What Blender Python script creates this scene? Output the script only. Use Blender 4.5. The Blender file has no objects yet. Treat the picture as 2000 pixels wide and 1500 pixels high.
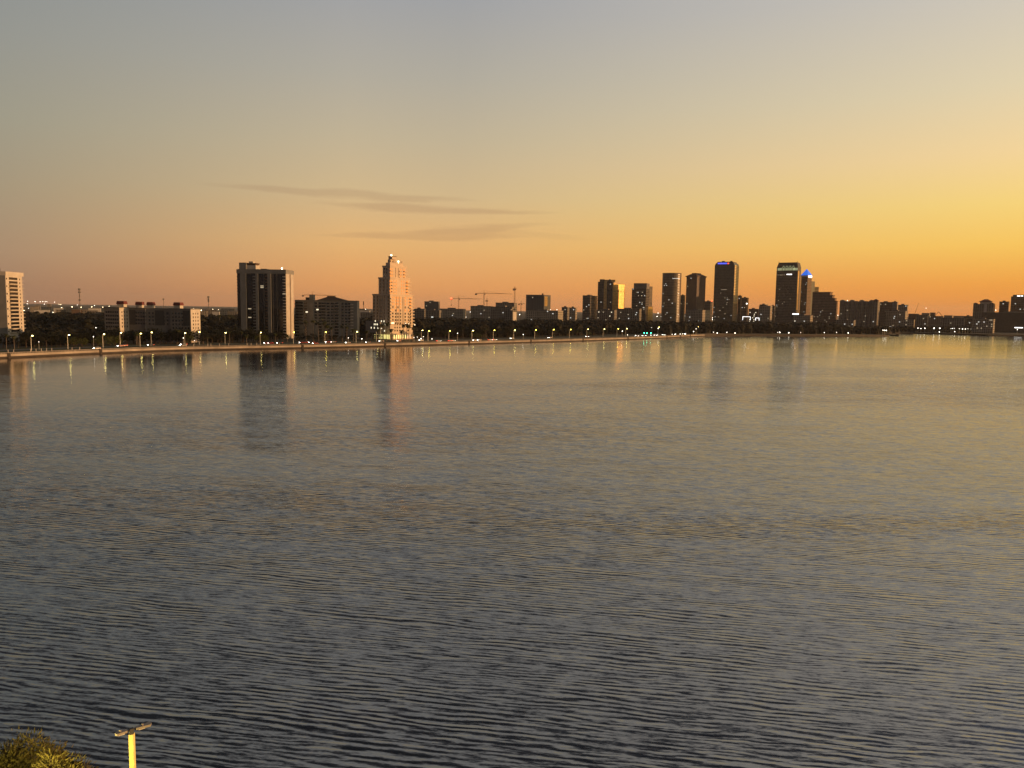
import bpy, math, random
from mathutils import Vector, Matrix, Euler
R = math.radians
S = bpy.context.scene
COL = S.collection
rnd = random.Random(7)

# ------------------------------------------------------------------ camera
H = 34.0; F = 1500.0; PITCH = 5.55; ROLL = 0.86
cd = bpy.data.cameras.new("camera"); cam = bpy.data.objects.new("camera", cd); COL.objects.link(cam)
cd.sensor_width = 36; cd.lens = 36 * F / 2000; cd.clip_start = 0.5; cd.clip_end = 60000
cam.location = (0, 0, H)
RM = Matrix.Rotation(R(90 - PITCH), 3, 'X') @ Matrix.Rotation(R(ROLL), 3, 'Z')
cam.rotation_euler = RM.to_euler()
S.camera = cam

# ------------------------------------------------------------------ world
def lin(c):
    return tuple(((x / 255) / 12.92 if x / 255 <= 0.04045 else ((x / 255 + 0.055) / 1.055) ** 2.4) for x in c)
SUN_AZ = 96.0; SUN_EL = 3.0; AZ0 = 40.0
W = bpy.data.worlds.new("World"); S.world = W; W.use_nodes = True
nt = W.node_tree; nt.nodes.clear()
N = nt.nodes.new; L = nt.links.new
def math_n(op, a, b=None, c=None, clamp=False):
    n = N('ShaderNodeMath'); n.operation = op; n.use_clamp = clamp
    for i, x in enumerate((a, b, c)):
        if x is None: continue
        if isinstance(x, (int, float)): n.inputs[i].default_value = x
        else: L(x, n.inputs[i])
    return n.outputs[0]
def maprange(x, a, b, smooth=False):
    n = N('ShaderNodeMapRange'); n.clamp = True
    if smooth: n.interpolation_type = 'SMOOTHSTEP'
    L(x, n.inputs[0]); n.inputs[1].default_value = a; n.inputs[2].default_value = b
    return n.outputs[0]
def mixc(f, a, b):
    n = N('ShaderNodeMix'); n.data_type = 'RGBA'; L(f, n.inputs[0])
    for i, x in ((6, a), (7, b)):
        if isinstance(x, tuple): n.inputs[i].default_value = (*x, 1)
        else: L(x, n.inputs[i])
    return n.outputs[2]
tc = N('ShaderNodeTexCoord')
mp = N('ShaderNodeMapping'); mp.vector_type = 'POINT'; mp.inputs['Rotation'].default_value = (0, 0, R(AZ0)); L(tc.outputs['Generated'], mp.inputs[0])
sx = N('ShaderNodeSeparateXYZ'); L(mp.outputs[0], sx.inputs[0])
az = math_n('MULTIPLY', math_n('ARCTAN2', sx.outputs[0], sx.outputs[1]), 57.29578)      # azimuth - AZ0
el = math_n('MULTIPLY', math_n('ARCSINE', sx.outputs[2]), 57.29578)
ef = math_n('DIVIDE', el, 60.0, clamp=True)
def ramp(stops):
    n = N('ShaderNodeValToRGB'); cr = n.color_ramp; cr.interpolation = 'LINEAR'
    for i, (e, c) in enumerate(stops):
        p = e / 60
        if i < 2: s = cr.elements[i]; s.position = p
        else: s = cr.elements.new(p)
        m = c[3] if len(c) > 3 else 1
        s.color = tuple(x * m for x in lin(c[:3])) + (1,)
    L(ef, n.inputs[0]); return n.outputs[0]
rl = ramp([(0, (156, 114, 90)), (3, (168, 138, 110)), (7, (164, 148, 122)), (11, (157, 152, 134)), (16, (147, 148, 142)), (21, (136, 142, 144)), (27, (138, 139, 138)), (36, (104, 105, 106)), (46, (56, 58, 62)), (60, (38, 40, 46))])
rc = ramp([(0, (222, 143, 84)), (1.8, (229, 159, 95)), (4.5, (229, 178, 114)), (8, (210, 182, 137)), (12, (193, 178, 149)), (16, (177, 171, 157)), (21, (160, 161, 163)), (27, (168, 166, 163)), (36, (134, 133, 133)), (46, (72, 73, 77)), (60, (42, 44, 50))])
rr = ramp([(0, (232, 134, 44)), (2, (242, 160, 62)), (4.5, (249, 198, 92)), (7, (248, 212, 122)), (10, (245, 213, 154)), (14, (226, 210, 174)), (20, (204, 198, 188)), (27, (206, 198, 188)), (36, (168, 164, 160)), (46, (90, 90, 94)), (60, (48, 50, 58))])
rs = ramp([(0, (250, 150, 45, 1.0)), (3, (255, 190, 70, 1.25)), (7, (255, 220, 110, 1.25)), (12, (255, 225, 150, 1.1)), (20, (225, 215, 190)), (35, (150, 155, 165)), (60, (85, 95, 118))])
rb = ramp([(0, (84, 76, 74)), (6, (98, 88, 90)), (14, (90, 89, 97)), (30, (68, 73, 88)), (60, (46, 52, 68))])
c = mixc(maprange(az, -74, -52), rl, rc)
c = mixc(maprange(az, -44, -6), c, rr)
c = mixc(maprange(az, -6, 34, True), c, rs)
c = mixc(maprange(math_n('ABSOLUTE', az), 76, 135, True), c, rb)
# thin cloud streaks, laid out by azimuth / elevation on the sky itself
def streak(a0, a1, e_a, e_b, thick, strength, warp):
    n = N('ShaderNodeTexNoise'); n.inputs['Scale'].default_value = 1.0; n.inputs['Detail'].default_value = 4
    cb = N('ShaderNodeCombineXYZ'); L(math_n('MULTIPLY', az, 0.16), cb.inputs[0]); L(math_n('MULTIPLY_ADD', el, 1.1, warp), cb.inputs[1]); L(cb.outputs[0], n.inputs['Vector'])
    t = maprange(az, a0, a1)
    mid = math_n('MULTIPLY_ADD', t, e_b - e_a, e_a)
    mid = math_n('ADD', mid, math_n('MULTIPLY_ADD', n.outputs[0], 1.1, -0.55))
    d = math_n('ABSOLUTE', math_n('SUBTRACT', el, mid))
    w = math_n('MULTIPLY', math_n('POWER', math_n('SINE', math_n('MULTIPLY', t, math.pi)), 0.8), thick)
    k = math_n('SUBTRACT', 1.0, math_n('DIVIDE', d, math_n('ADD', w, 0.02)), clamp=True)
    k = math_n('MULTIPLY', math_n('SMOOTH_MIN', math_n('MULTIPLY', k, 1.6), 1.0, 0.3), strength)
    env = math_n('MULTIPLY', maprange(az, a0, a0 + 5), math_n('SUBTRACT', 1.0, maprange(az, a1 - 5, a1)))
    return math_n('MULTIPLY', k, env, clamp=True)
def sky_ae(u, v):
    d = RM @ Vector(((u - 1000) / F, -(v - 750) / F, -1)); d.normalize()
    return math.degrees(math.atan2(d.x, d.y)) - AZ0, math.degrees(math.asin(d.z))
ks = None
for (u0, v0, u1, v1, th, st, wp) in [(360, 356, 960, 392, .36, .22, 0), (590, 396, 1110, 416, .44, .26, 7.3), (700, 462, 1100, 436, .50, .24, 3.1), (580, 458, 1080, 462, .38, .22, 5.2), (820, 436, 1200, 470, .35, .10, 9.9)]:
    a0, e0 = sky_ae(u0, v0); a1, e1 = sky_ae(u1, v1)
    k = streak(a0, a1, e0, e1, th, st, wp)
    ks = k if ks is None else math_n('MAXIMUM', ks, k)
c = mixc(ks, c, tuple(x * .72 for x in lin((175, 130, 105))))
sky = N('ShaderNodeTexSky'); sky.sky_type = 'NISHITA'; sky.sun_disc = False
sky.sun_elevation = R(SUN_EL); sky.sun_rotation = R(SUN_AZ)
ad = N('ShaderNodeMix'); ad.data_type = 'RGBA'; ad.blend_type = 'ADD'; ad.inputs[0].default_value = 0.004
L(c, ad.inputs[6]); L(sky.outputs[0], ad.inputs[7])
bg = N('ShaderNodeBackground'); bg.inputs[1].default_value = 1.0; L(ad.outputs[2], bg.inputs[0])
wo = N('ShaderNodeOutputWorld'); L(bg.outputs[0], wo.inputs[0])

# ------------------------------------------------------------------ sun, exposure
sd = bpy.data.lights.new("sun", 'SUN'); so = bpy.data.objects.new("sun", sd); COL.objects.link(so)
sd.energy = 4.8; sd.angle = R(0.6); sd.color = (1.0, 0.52, 0.21)
sdir = Vector((math.sin(R(SUN_AZ)) * math.cos(R(SUN_EL)), math.cos(R(SUN_AZ)) * math.cos(R(SUN_EL)), math.sin(R(SUN_EL))))
so.rotation_euler = sdir.to_track_quat('Z', 'Y').to_euler()
S.view_settings.view_transform = 'Standard'; S.view_settings.look = 'None'
S.view_settings.exposure = 0; S.view_settings.gamma = 1
S.cycles.use_denoising = True
HAZE = 3e-5
S.cycles.max_bounces = 5; S.cycles.sample_clamp_indirect = 6

# ------------------------------------------------------------------ pixel <-> place helpers
def ray(u, v): return RM @ Vector(((u - 1000) / F, -(v - 750) / F, -1))
def hv(u): return 604.3 + 0.015 * (u - 1000)
def dirh(u):
    d = ray(u, hv(u)); return Vector((d.x, d.y)).normalized()
def at(u, D):                       # ground x,y at depth D seen under column u
    d = dirh(u); return Vector((d.x / d.y * D, D))
def zat(u, v, D):
    d = ray(u, v); return H + d.z * D / d.y
def gp(u, v, z=0.0):
    d = ray(u, v); t = (z - H) / d.z; return Vector((d.x * t, d.y * t))
def cross2(a, b): return a.x * b.y - a.y * b.x
def hit(dv, P, Q):                  # ray from camera along dv against line P + s Q
    den = cross2(dv, Q)
    t = cross2(P, Q) / den; s = cross2(P, dv) / den
    return t, s

# ------------------------------------------------------------------ object helpers
def tag(o, label=None, cat=None, group=None, kind=None):
    if label: o['label'] = label
    if cat: o['category'] = cat
    if group: o['group'] = group
    if kind: o['kind'] = kind
    return o
def empty(name, loc=(0, 0, 0), rz=0.0):
    o = bpy.data.objects.new(name, None); COL.objects.link(o); o.location = loc; o.rotation_euler = (0, 0, rz); return o
LAB = []
def later(o, tmpl, u): LAB.append((o, tmpl, u))
class MB:
    def __init__(s): s.v = []; s.f = []
    def quad(s, a, b, c, d):
        n = len(s.v); s.v += [tuple(a), tuple(b), tuple(c), tuple(d)]; s.f.append((n, n + 1, n + 2, n + 3))
    def poly(s, pts):
        n = len(s.v); s.v += [tuple(p) for p in pts]; s.f.append(tuple(range(n, n + len(pts))))
    def prism(s, pts, z0, z1, cap=True, taper=None):
        n = len(s.v); k = len(pts); tp = taper or pts
        s.v += [(p[0], p[1], z0) for p in pts] + [(p[0], p[1], z1) for p in tp]
        for i in range(k):
            j = (i + 1) % k; s.f.append((n + i, n + j, n + k + j, n + k + i))
        if cap: s.f.append(tuple(range(n + k, n + 2 * k))); s.f.append(tuple(range(n + k - 1, n - 1, -1)))
    def box(s, x0, x1, y0, y1, z0, z1):
        x0, x1 = min(x0, x1), max(x0, x1); y0, y1 = min(y0, y1), max(y0, y1)
        s.prism([(x0, y0), (x1, y0), (x1, y1), (x0, y1)], z0, z1)
    def bar(s, a, b, w, w2=None, sides=4):
        a = Vector(a); b = Vector(b); d = (b - a).normalized()
        t = Vector((0, 0, 1)) if abs(d.z) < .9 else Vector((1, 0, 0))
        p = d.cross(t).normalized(); q = d.cross(p); n = len(s.v); w2 = w if w2 is None else w2
        for (c0, r) in ((a, w), (b, w2)):
            for i in range(sides):
                an = 2 * math.pi * (i + .5) / sides; s.v.append(tuple(c0 + (p * math.cos(an) + q * math.sin(an)) * r))
        for i in range(sides):
            j = (i + 1) % sides; s.f.append((n + i, n + j, n + sides + j, n + sides + i))
        s.f.append(tuple(range(n + sides - 1, n - 1, -1))); s.f.append(tuple(range(n + sides, n + 2 * sides)))
    def ball(s, c0, r, seg=8, rings=5, sz=1.0):
        n = len(s.v)
        for i in range(rings + 1):
            th = math.pi * i / rings
            for j in range(seg):
                ph = 2 * math.pi * j / seg
                s.v.append((c0[0] + r * math.sin(th) * math.cos(ph), c0[1] + r * math.sin(th) * math.sin(ph), c0[2] + r * sz * math.cos(th)))
        for i in range(rings):
            for j in range(seg):
                k = (j + 1) % seg; s.f.append((n + i * seg + j, n + (i + 1) * seg + j, n + (i + 1) * seg + k, n + i * seg + k))
    def mesh(s, name):
        m = bpy.data.meshes.new(name); m.from_pydata(s.v, [], s.f); m.validate(); m.update(); return m
    def build(s, name, mat, parent=None):
        m = s.mesh(name); m.materials.append(mat)
        o = bpy.data.objects.new(name, m); COL.objects.link(o)
        if parent: o.parent = parent
        return o
def inst(name, mesh, parent, loc=(0, 0, 0), rz=0, sc=None):
    o = bpy.data.objects.new(name, mesh); COL.objects.link(o); o.parent = parent; o.location = loc; o.rotation_euler = (0, 0, rz)
    if sc: o.scale = sc
    return o
kids = {}
def copy_tree(o, parent=None):
    cpy = o.copy(); COL.objects.link(cpy); cpy.parent = parent
    for ch in kids.get(o.name, o.children): copy_tree(ch, cpy)
    return cpy

# ------------------------------------------------------------------ materials
def new_mat(name):
    global nt, N, L
    m = bpy.data.materials.new(name); m.use_nodes = True
    nt = m.node_tree; N = nt.nodes.new; L = nt.links.new
    return m, nt.nodes['Principled BSDF']
def plain(name, col, rough=.8, var=.25, scale=.3, spec=.3, metal=0):
    m, b = new_mat(name)
    t = N('ShaderNodeTexCoord'); n = N('ShaderNodeTexNoise'); n.inputs['Scale'].default_value = scale; n.inputs['Detail'].default_value = 5
    L(t.outputs['Object'], n.inputs['Vector'])
    k = maprange(n.outputs[0], .3, .7)
    L(mixc(k, tuple(x * (1 - var) for x in col), tuple(min(1, x * (1 + var)) for x in col)), b.inputs['Base Color'])
    b.inputs['Roughness'].default_value = rough; b.inputs['Specular IOR Level'].default_value = spec; b.inputs['Metallic'].default_value = metal
    return m
def emit(name, col, strength):
    m, b = new_mat(name); b.inputs['Base Color'].default_value = (*[x * .5 for x in col], 1)
    b.inputs['Emission Color'].default_value = (*col, 1); b.inputs['Emission Strength'].default_value = strength
    return m
def grid(name, wall, glass, bay, fh, fx, fz, rough=.25, spec=.6, wallrough=.8, metal=0.0, edge=0):
    """facade: glass openings fx*bay wide and fz*fh high in a wall, counted along x + y and z"""
    m, b = new_mat(name)
    t = N('ShaderNodeTexCoord'); s = N('ShaderNodeSeparateXYZ'); L(t.outputs['Object'], s.inputs[0])
    a = math_n('ADD', s.outputs[0], s.outputs[1]); ua = math_n('DIVIDE', a, bay); uz = math_n('DIVIDE', s.outputs[2], fh)
    ia = math_n('LESS_THAN', math_n('FRACT', ua), fx); iz = math_n('LESS_THAN', math_n('FRACT', uz), fz)
    g = N('ShaderNodeNewGeometry'); gn = N('ShaderNodeSeparateXYZ'); L(g.outputs['Normal'], gn.inputs[0])
    side = math_n('LESS_THAN', math_n('ABSOLUTE', gn.outputs[2]), .5)
    k = math_n('MULTIPLY', math_n('MULTIPLY', ia, iz), side)
    cb = N('ShaderNodeCombineXYZ'); L(math_n('FLOOR', ua), cb.inputs[0]); L(math_n('FLOOR', uz), cb.inputs[1])
    wn = N('ShaderNodeTexWhiteNoise'); wn.noise_dimensions = '2D'; L(cb.outputs[0], wn.inputs['Vector'])
    gl = mixc(wn.outputs[0], tuple(x * .5 for x in glass), tuple(x * 1.7 for x in glass))
    n = N('ShaderNodeTexNoise'); n.inputs['Scale'].default_value = .12; n.inputs['Detail'].default_value = 4; L(t.outputs['Object'], n.inputs['Vector'])
    wl = mixc(maprange(n.outputs[0], .3, .7), tuple(x * .82 for x in wall), tuple(x * 1.15 for x in wall))
    L(mixc(k, wl, gl), b.inputs['Base Color'])
    mr = N('ShaderNodeMapRange'); L(k, mr.inputs[0]); mr.inputs[3].default_value = wallrough; mr.inputs[4].default_value = rough; L(mr.outputs[0], b.inputs['Roughness'])
    ms = N('ShaderNodeMapRange'); L(k, ms.inputs[0]); ms.inputs[3].default_value = .2; ms.inputs[4].default_value = spec; L(ms.outputs[0], b.inputs['Specular IOR Level'])
    if metal:
        mm = math_n('MULTIPLY', k, metal); L(mm, b.inputs['Metallic'])
    return m
M = {}
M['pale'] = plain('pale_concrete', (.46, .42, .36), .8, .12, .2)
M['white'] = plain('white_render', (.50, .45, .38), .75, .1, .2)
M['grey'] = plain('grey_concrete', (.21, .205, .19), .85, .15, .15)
M['midgrey'] = plain('weathered_concrete', (.17, .155, .14), .85, .2, .15)
M['dark'] = plain('dark_cladding', (.055, .052, .05), .6, .2, .3)
M['brown'] = plain('brown_brick', (.12, .075, .05), .85, .2, .3)
M['redroof'] = plain('dark_red_roof', (.13, .035, .03), .8, .2, .5)
M['roof'] = plain('flat_roof', (.16, .15, .14), .9, .3, .2)
M['paleroof'] = plain('pale_roof', (.42, .41, .39), .8, .2, .1)
M['glass'] = plain('dark_glass', (.012, .013, .016), .12, .4, .7, spec=.6)
M['bluegl'] = plain('slate_glass', (.05, .055, .06), .3, .3, .4, spec=.5)
M['crane'] = plain('crane_steel', (.22, .10, .045), .7, .2, .5)
M['steel'] = plain('mast_steel', (.12, .11, .10), .6, .2, .5)
M['pole'] = plain('lamp_pole', (.42, .41, .39), .5, .1, 2, metal=.3)
M['trunk'] = plain('bark', (.06, .042, .03), .9, .3, 2)
M['palmtrunk'] = plain('palm_bark', (.14, .11, .085), .9, .3, 2)
M['tyre'] = plain('tyre_rubber', (.02, .02, .02), .9, .1, 5)
M['wetwall'] = plain('wet_wall', (.035, .026, .02), .7, .35, .3)
M['seawall'] = plain('seawall_concrete', (.34, .29, .235), .85, .28, .12)
M['path'] = plain('path_concrete', (.40, .34, .28), .85, .15, .2)
M['asphalt'] = plain('asphalt', (.055, .052, .05), .85, .2, .3)
M['grass'] = plain('grass', (.05, .065, .018), .95, .4, .12)
M['land'] = plain('ground', (.04, .042, .028), .95, .5, .01)
M['lampwhite'] = emit('lamp_glow', (1, .84, .24), 20)
M['lampyellow'] = emit('warm_lamp_glow', (1, .80, .10), 20)
M['farlamp'] = emit('far_lamp_glow', (1, .93, .78), 6.5)
M['farwarm'] = emit('far_warm_glow', (1, .80, .46), 6.5)
M['head'] = emit('headlight_glow', (1, .97, .86), 22)
M['tail'] = emit('tail_glow', (1, .06, .02), 8)
M['red'] = emit('red_beacon', (1, .08, .03), 6)
M['green'] = emit('green_signal', (.08, 1, .55), 16)
M['winlit'] = emit('lit_window', (1, .82, .52), .45)
M['winlit2'] = emit('lit_window_cool', (.95, .95, .85), .8)
M['winbright'] = emit('bright_window', (1, .88, .6), 1.3)
M['arcade'] = emit('arcade_light', (1, .84, .28), 1.2)
M['sign'] = emit('white_sign', (1, .97, .92), 3.0)
M['bluesign'] = emit('blue_sign', (.10, .13, 1), 1.3)
M['redsign'] = emit('red_sign', (1, .1, .08), 2)
M['bluelit'] = emit('blue_roof_light', (.02, .20, 1.0), .7)
M['crown'] = emit('crown_light', (.62, .66, .36), .55)
M['neon'] = emit('neon_frame', (1, .98, .95), 3)
M['sungold'] = grid('sungold_facade', (.72, .50, .20), (.36, .20, .06), 3.2, 3.6, .5, .5, .3, .8, .35, .5)  # sunrise reflected in the glass, put into the facade colour as gold
M['sungold'].node_tree.nodes['Principled BSDF'].inputs['Metallic'].default_value = .75
for l_ in list(M['sungold'].node_tree.links):
    if l_.to_socket.name == 'Metallic': M['sungold'].node_tree.links.remove(l_)
M['sunglass'] = plain('sunrise_tinted_glass', (.42, .20, .075), .5, .5, .5, spec=.5, metal=.5)  # orange sunrise reflection put into the pane colour
M['gd'] = grid('office_grid', (0.178, 0.162, 0.128), (.03, .03, .028), 3.0, 3.9, .72, .60)
M['gdark'] = grid('dark_office_grid', (0.117, 0.104, 0.090), (.022, .022, .022), 2.6, 3.9, .7, .62)
M['gbrown'] = grid('brown_office_grid', (0.160, 0.106, 0.077), (.03, .025, .024), 3.0, 3.8, .66, .55)
M['ggreen'] = grid('green_glass_grid', (0.128, 0.133, 0.099), (.030, .034, .028), 2.2, 3.8, .8, .7, .3)
M['gpale'] = grid('pale_grid', (0.330, 0.286, 0.220), (.04, .035, .03), 3.6, 3.3, .55, .5)
M['gres'] = grid('residential_grid', (0.200, 0.181, 0.150), (.03, .028, .026), 4.2, 3.1, .55, .5)
M['ghotel'] = grid('hotel_glass', (0.140, 0.147, 0.147), (.035, .04, .042), 1.8, 30, .6, .97, .3)
M['gband'] = grid('sun_banded_glass', (.72, .56, .26), (.05, .035, .02), 400, 3.9, 1.0, .38, .3)  # low sun on the bands put into the wall colour
M['gpiers'] = grid('ribbed_facade', (0.195, 0.150, 0.128), (.035, .028, .025), 2.6, 300, .5, 1, .3)
M['fleaf'] = None

def leaf_mat(name, c0, c1, scale):
    m, b = new_mat(name)
    t = N('ShaderNodeTexCoord'); n = N('ShaderNodeTexNoise'); n.inputs['Scale'].default_value = scale; n.inputs['Detail'].default_value = 3
    L(t.outputs['Object'], n.inputs['Vector'])
    oi = N('ShaderNodeObjectInfo')
    k = math_n('ADD', maprange(n.outputs[0], .3, .7), math_n('MULTIPLY_ADD', oi.outputs['Random'], .5, -.25), clamp=True)
    L(mixc(k, c0, c1), b.inputs['Base Color']); b.inputs['Roughness'].default_value = .75; b.inputs['Specular IOR Level'].default_value = .15
    return m
M['leaf'] = leaf_mat('oak_leaves', (.010, .011, .005), (.028, .030, .011), .25)
M['leafy'] = leaf_mat('lamplit_leaves', (.06, .07, .015), (.13, .14, .03), .4)  # lamplight on these trees put into a lighter leaf colour
M['palm'] = leaf_mat('palm_leaves', (.025, .03, .012), (.06, .065, .02), .6)
M['wood'] = leaf_mat('wood_leaves', (.008, .008, .005), (.024, .023, .010), .02)
M['near'] = leaf_mat('wispy_leaves', (.028, .025, .008), (.105, .088, .022), 1.1)

def water_mat():
    m, b = new_mat('water')
    g = N('ShaderNodeNewGeometry'); P = g.outputs['Position']
    def layer(sa, sc, det, off, rough=.5, dist=0.0, ang=-13):
        mp = N('ShaderNodeMapping'); mp.vector_type = 'POINT'; mp.inputs['Rotation'].default_value = (0, 0, R(ang))
        L(P, mp.inputs[0])
        v = N('ShaderNodeVectorMath'); v.operation = 'MULTIPLY'; L(mp.outputs[0], v.inputs[0]); v.inputs[1].default_value = (sa, sc, 0)
        a = N('ShaderNodeVectorMath'); a.operation = 'ADD'; L(v.outputs[0], a.inputs[0]); a.inputs[1].default_value = off
        n = N('ShaderNodeTexNoise'); n.inputs['Scale'].default_value = 1; n.inputs['Detail'].default_value = det; n.inputs['Roughness'].default_value = rough
        n.inputs['Distortion'].default_value = dist
        L(a.outputs[0], n.inputs['Vector'])
        s = N('ShaderNodeSeparateColor'); L(n.outputs['Color'], s.inputs[0])
        return math_n('SUBTRACT', s.outputs[0], .5), math_n('SUBTRACT', s.outputs[1], .5)
    x1, y1 = layer(.62, 3.4, 2.0, (3, 7, 0), .5, .3, 10)      # wind chop, crests across the view
    x2, y2 = layer(2.2, 9.5, 2.0, (11, 2, 0), .55, 0, 6)      # ripples
    x3, y3 = layer(.10, .50, 2, (31, 9, 0), .5, .3, 14)       # longer undulation
    def train(period, ang, off, warp, sa, sc_):               # a train of short waves with wandering crests
        mp = N('ShaderNodeMapping'); mp.vector_type = 'POINT'; mp.inputs['Rotation'].default_value = (0, 0, R(ang)); L(P, mp.inputs[0])
        q = N('ShaderNodeSeparateXYZ'); L(mp.outputs[0], q.inputs[0])
        wx, wy = layer(sa, sc_, 2.5, off, .55, 0, ang)
        ph = math_n('ADD', math_n('MULTIPLY', q.outputs[1], 6.2832 / period), math_n('MULTIPLY', wx, warp))
        return math_n('MULTIPLY', math_n('COSINE', ph), maprange(wy, -.16, .16))
    t1 = train(.80, 11, (2, 5, 0), 20, .08, .26)
    t2 = train(.50, 7, (12, 25, 0), 22, .14, .45)
    x4, y4 = layer(.42, .95, 2.5, (51, 19, 0), .6, .4, 8)     # patches of steeper chop
    mask, _ = layer(.0030, .013, 4, (5, 1, 0), .55, .6, -6)   # wind streaks
    edge, _ = layer(.006, .02, 3, (15, 4, 0), .55, .4, -6)
    st = maprange(mask, -.10, .12, True)
    sp = N('ShaderNodeSeparateXYZ'); L(P, sp.inputs[0])
    # metres from the straight line of the far shore, calm in its lee
    sh = math_n('SUBTRACT', math_n('MULTIPLY', math_n('ADD', sp.outputs[0], 306.0), 0.65), math_n('MULTIPLY', math_n('SUBTRACT', sp.outputs[1], 459.0), 0.76))
    sh = math_n('MULTIPLY_ADD', edge, 260.0, sh)
    calm1 = math_n('SUBTRACT', 1.0, maprange(sh, 120, 420, True))
    calm2 = maprange(math_n('MULTIPLY_ADD', edge, 300.0, sp.outputs[1]), 560, 700, True)
    calm = math_n('MAXIMUM', calm1, calm2)
    amp = math_n('MULTIPLY_ADD', calm, -.72, 1.0)
    amp = math_n('MULTIPLY', amp, math_n('MULTIPLY_ADD', st, .42, .74))
    def mul(x, k): return math_n('MULTIPLY', x, k)
    sx_ = math_n('ADD', math_n('ADD', mul(x1, .26), mul(x2, .36)), mul(x4, .12))
    sy_ = math_n('ADD', math_n('ADD', math_n('ADD', mul(y1, .58), mul(y2, .48)), math_n('ADD', mul(y3, .12), mul(y4, .42))), math_n('ADD', mul(t1, .25), mul(t2, .16)))
    lim = math_n('MAXIMUM', math_n('ADD', math_n('DIVIDE', 10.5, math_n('MAXIMUM', sp.outputs[1], 20.0)), -.025), -.022)
    sy_ = math_n('SMOOTH_MIN', math_n('SUBTRACT', sy_, .085), lim, .03)   # slopes tilted to the viewer, capped by distance, to steer reflections greyer
    a0 = math_n('MULTIPLY', sx_, amp); b0 = math_n('MULTIPLY', sy_, amp)
    cb = N('ShaderNodeCombineXYZ'); L(a0, cb.inputs[0]); L(b0, cb.inputs[1]); cb.inputs[2].default_value = 1
    nv = N('ShaderNodeVectorMath'); nv.operation = 'NORMALIZE'; L(cb.outputs[0], nv.inputs[0]); L(nv.outputs[0], b.inputs['Normal'])
    b.inputs['Base Color'].default_value = (.010, .013, .016, 1)
    b.inputs['Roughness'].default_value = .07; b.inputs['IOR'].default_value = 3.1
    return m
M['water'] = water_mat()

# ------------------------------------------------------------------ shoreline
def chaikin(p, n=2):
    for _ in range(n):
        q = [p[0]]
        for a, b in zip(p[:-1], p[1:]): q += [a * .75 + b * .25, a * .25 + b * .75]
        p = q + [p[-1]]
    return p
SH = [gp(u, v) for u, v in ((0, 700.5), (160, 693), (320, 686), (470, 683), (620, 680), (750, 677), (880, 673.5), (1010, 670), (1140, 666.5), (1230, 663.5), (1290, 661), (1340, 658.3), (1380, 656.6), (1440, 656.3), (1560, 656.8), (1640, 657), (1737, 657))]
d0 = (SH[0] - SH[1]).normalized()
SH = [SH[0] + d0 * 900, SH[0] + d0 * 250] + SH
tip = SH[-1]
SHORE = chaikin(SH, 2)
FAR = [gp(u, v) for u, v in ((1700, 651.0), (1780, 651.6), (1850, 653.4), (1930, 655.8), (2000, 656.8), (2120, 659))]
FARS = [tip + Vector((22, 14)), tip + Vector((10, 60)), Vector((FAR[0].x - 120, FAR[0].y - 30))] + FAR + [Vector((1500, 1250)), Vector((2600, 1300))]
def offs(path, d):
    out = []
    for i, p in enumerate(path):
        t = (path[min(i + 1, len(path) - 1)] - path[max(i - 1, 0)]).normalized()
        out.append(p + Vector((-t.y, t.x)) * d)
    return out
_oc = {}
def along(u, off, path=None):       # depth at which column u crosses the shoreline pushed inland by off
    key = (off, id(path)); pth = _oc.get(key)
    if pth is None: pth = _oc[key] = offs(path or SHORE, off)
    d = dirh(u); best = None
    for a, b in zip(pth[:-1], pth[1:]):
        q = b - a
        if abs(cross2(d, q)) < 1e-9: continue
        t, s = hit(d, a, q)
        if 0 <= s <= 1 and t > 0:
            p = d * t; tn = q.normalized()
            if best is None or p.y < best[0].y: best = (p, math.atan2(tn.y, tn.x))
    return best
def sD(u):
    if u < 1735:
        r = along(u, 1)
        if r: return r[0].y
    r = along(u, 1, FARS)
    return r[0].y if r else 1400
def sweep(path, prof, mb):
    rows = [offs(path, o) for o, _ in prof]
    for j in range(len(prof) - 1):
        for i in range(len(path) - 1):
            a, b, c2, d2 = rows[j][i], rows[j][i + 1], rows[j + 1][i + 1], rows[j + 1][i]
            mb.quad((*a, prof[j][1]), (*b, prof[j][1]), (*c2, prof[j + 1][1]), (*d2, prof[j + 1][1]))

# ------------------------------------------------------------------ setting
GZ = 2.4
b = MB(); b.poly([(-6000, 40, 0), (6000, 40, 0), (6000, 1500, 0), (-6000, 1500, 0)]); tag(b.build('water', M['water']), kind='structure')
b = MB(); pts = [(-15000, SHORE[0].y - 400)] + [tuple(p) for p in offs(SHORE, .9)] + [tuple(p) for p in FARS[1:]] + [(15000, 1300), (15000, 15000), (-15000, 15000)]
b.poly([(x, y, GZ) for x, y in pts]); tag(b.build('ground', M['land']), kind='structure')
b = MB(); b.box(-400, 400, -300, 42, -1, 1.6); tag(b.build('near_ground', M['land']), kind='structure')
main = SHORE
def ribbon(name, o0, o1, z, mat):
    b = MB(); sweep(main[:-3], [(o0, z), (o1, z)], b); return tag(b.build(name, mat), kind='structure')
ribbon('path', 1.5, 5.0, GZ + .012, M['path'])
ribbon('grass_verge', 5.0, 13.0, GZ + .008, M['grass'])
b = MB(); sweep(main[:-3], [(13, GZ), (13, GZ + .13), (13.3, GZ + .13), (13.3, GZ + .012)], b); tag(b.build('kerb', M['path']), kind='structure')
ribbon('road', 13.3, 22, GZ + .012, M['asphalt'])
ribbon('median_grass', 22, 33, GZ + .12, M['grass'])
ribbon('far_carriageway', 33, 42, GZ + .012, M['asphalt'])
ribbon('far_pavement', 42, 45, GZ + .06, M['path'])
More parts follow.
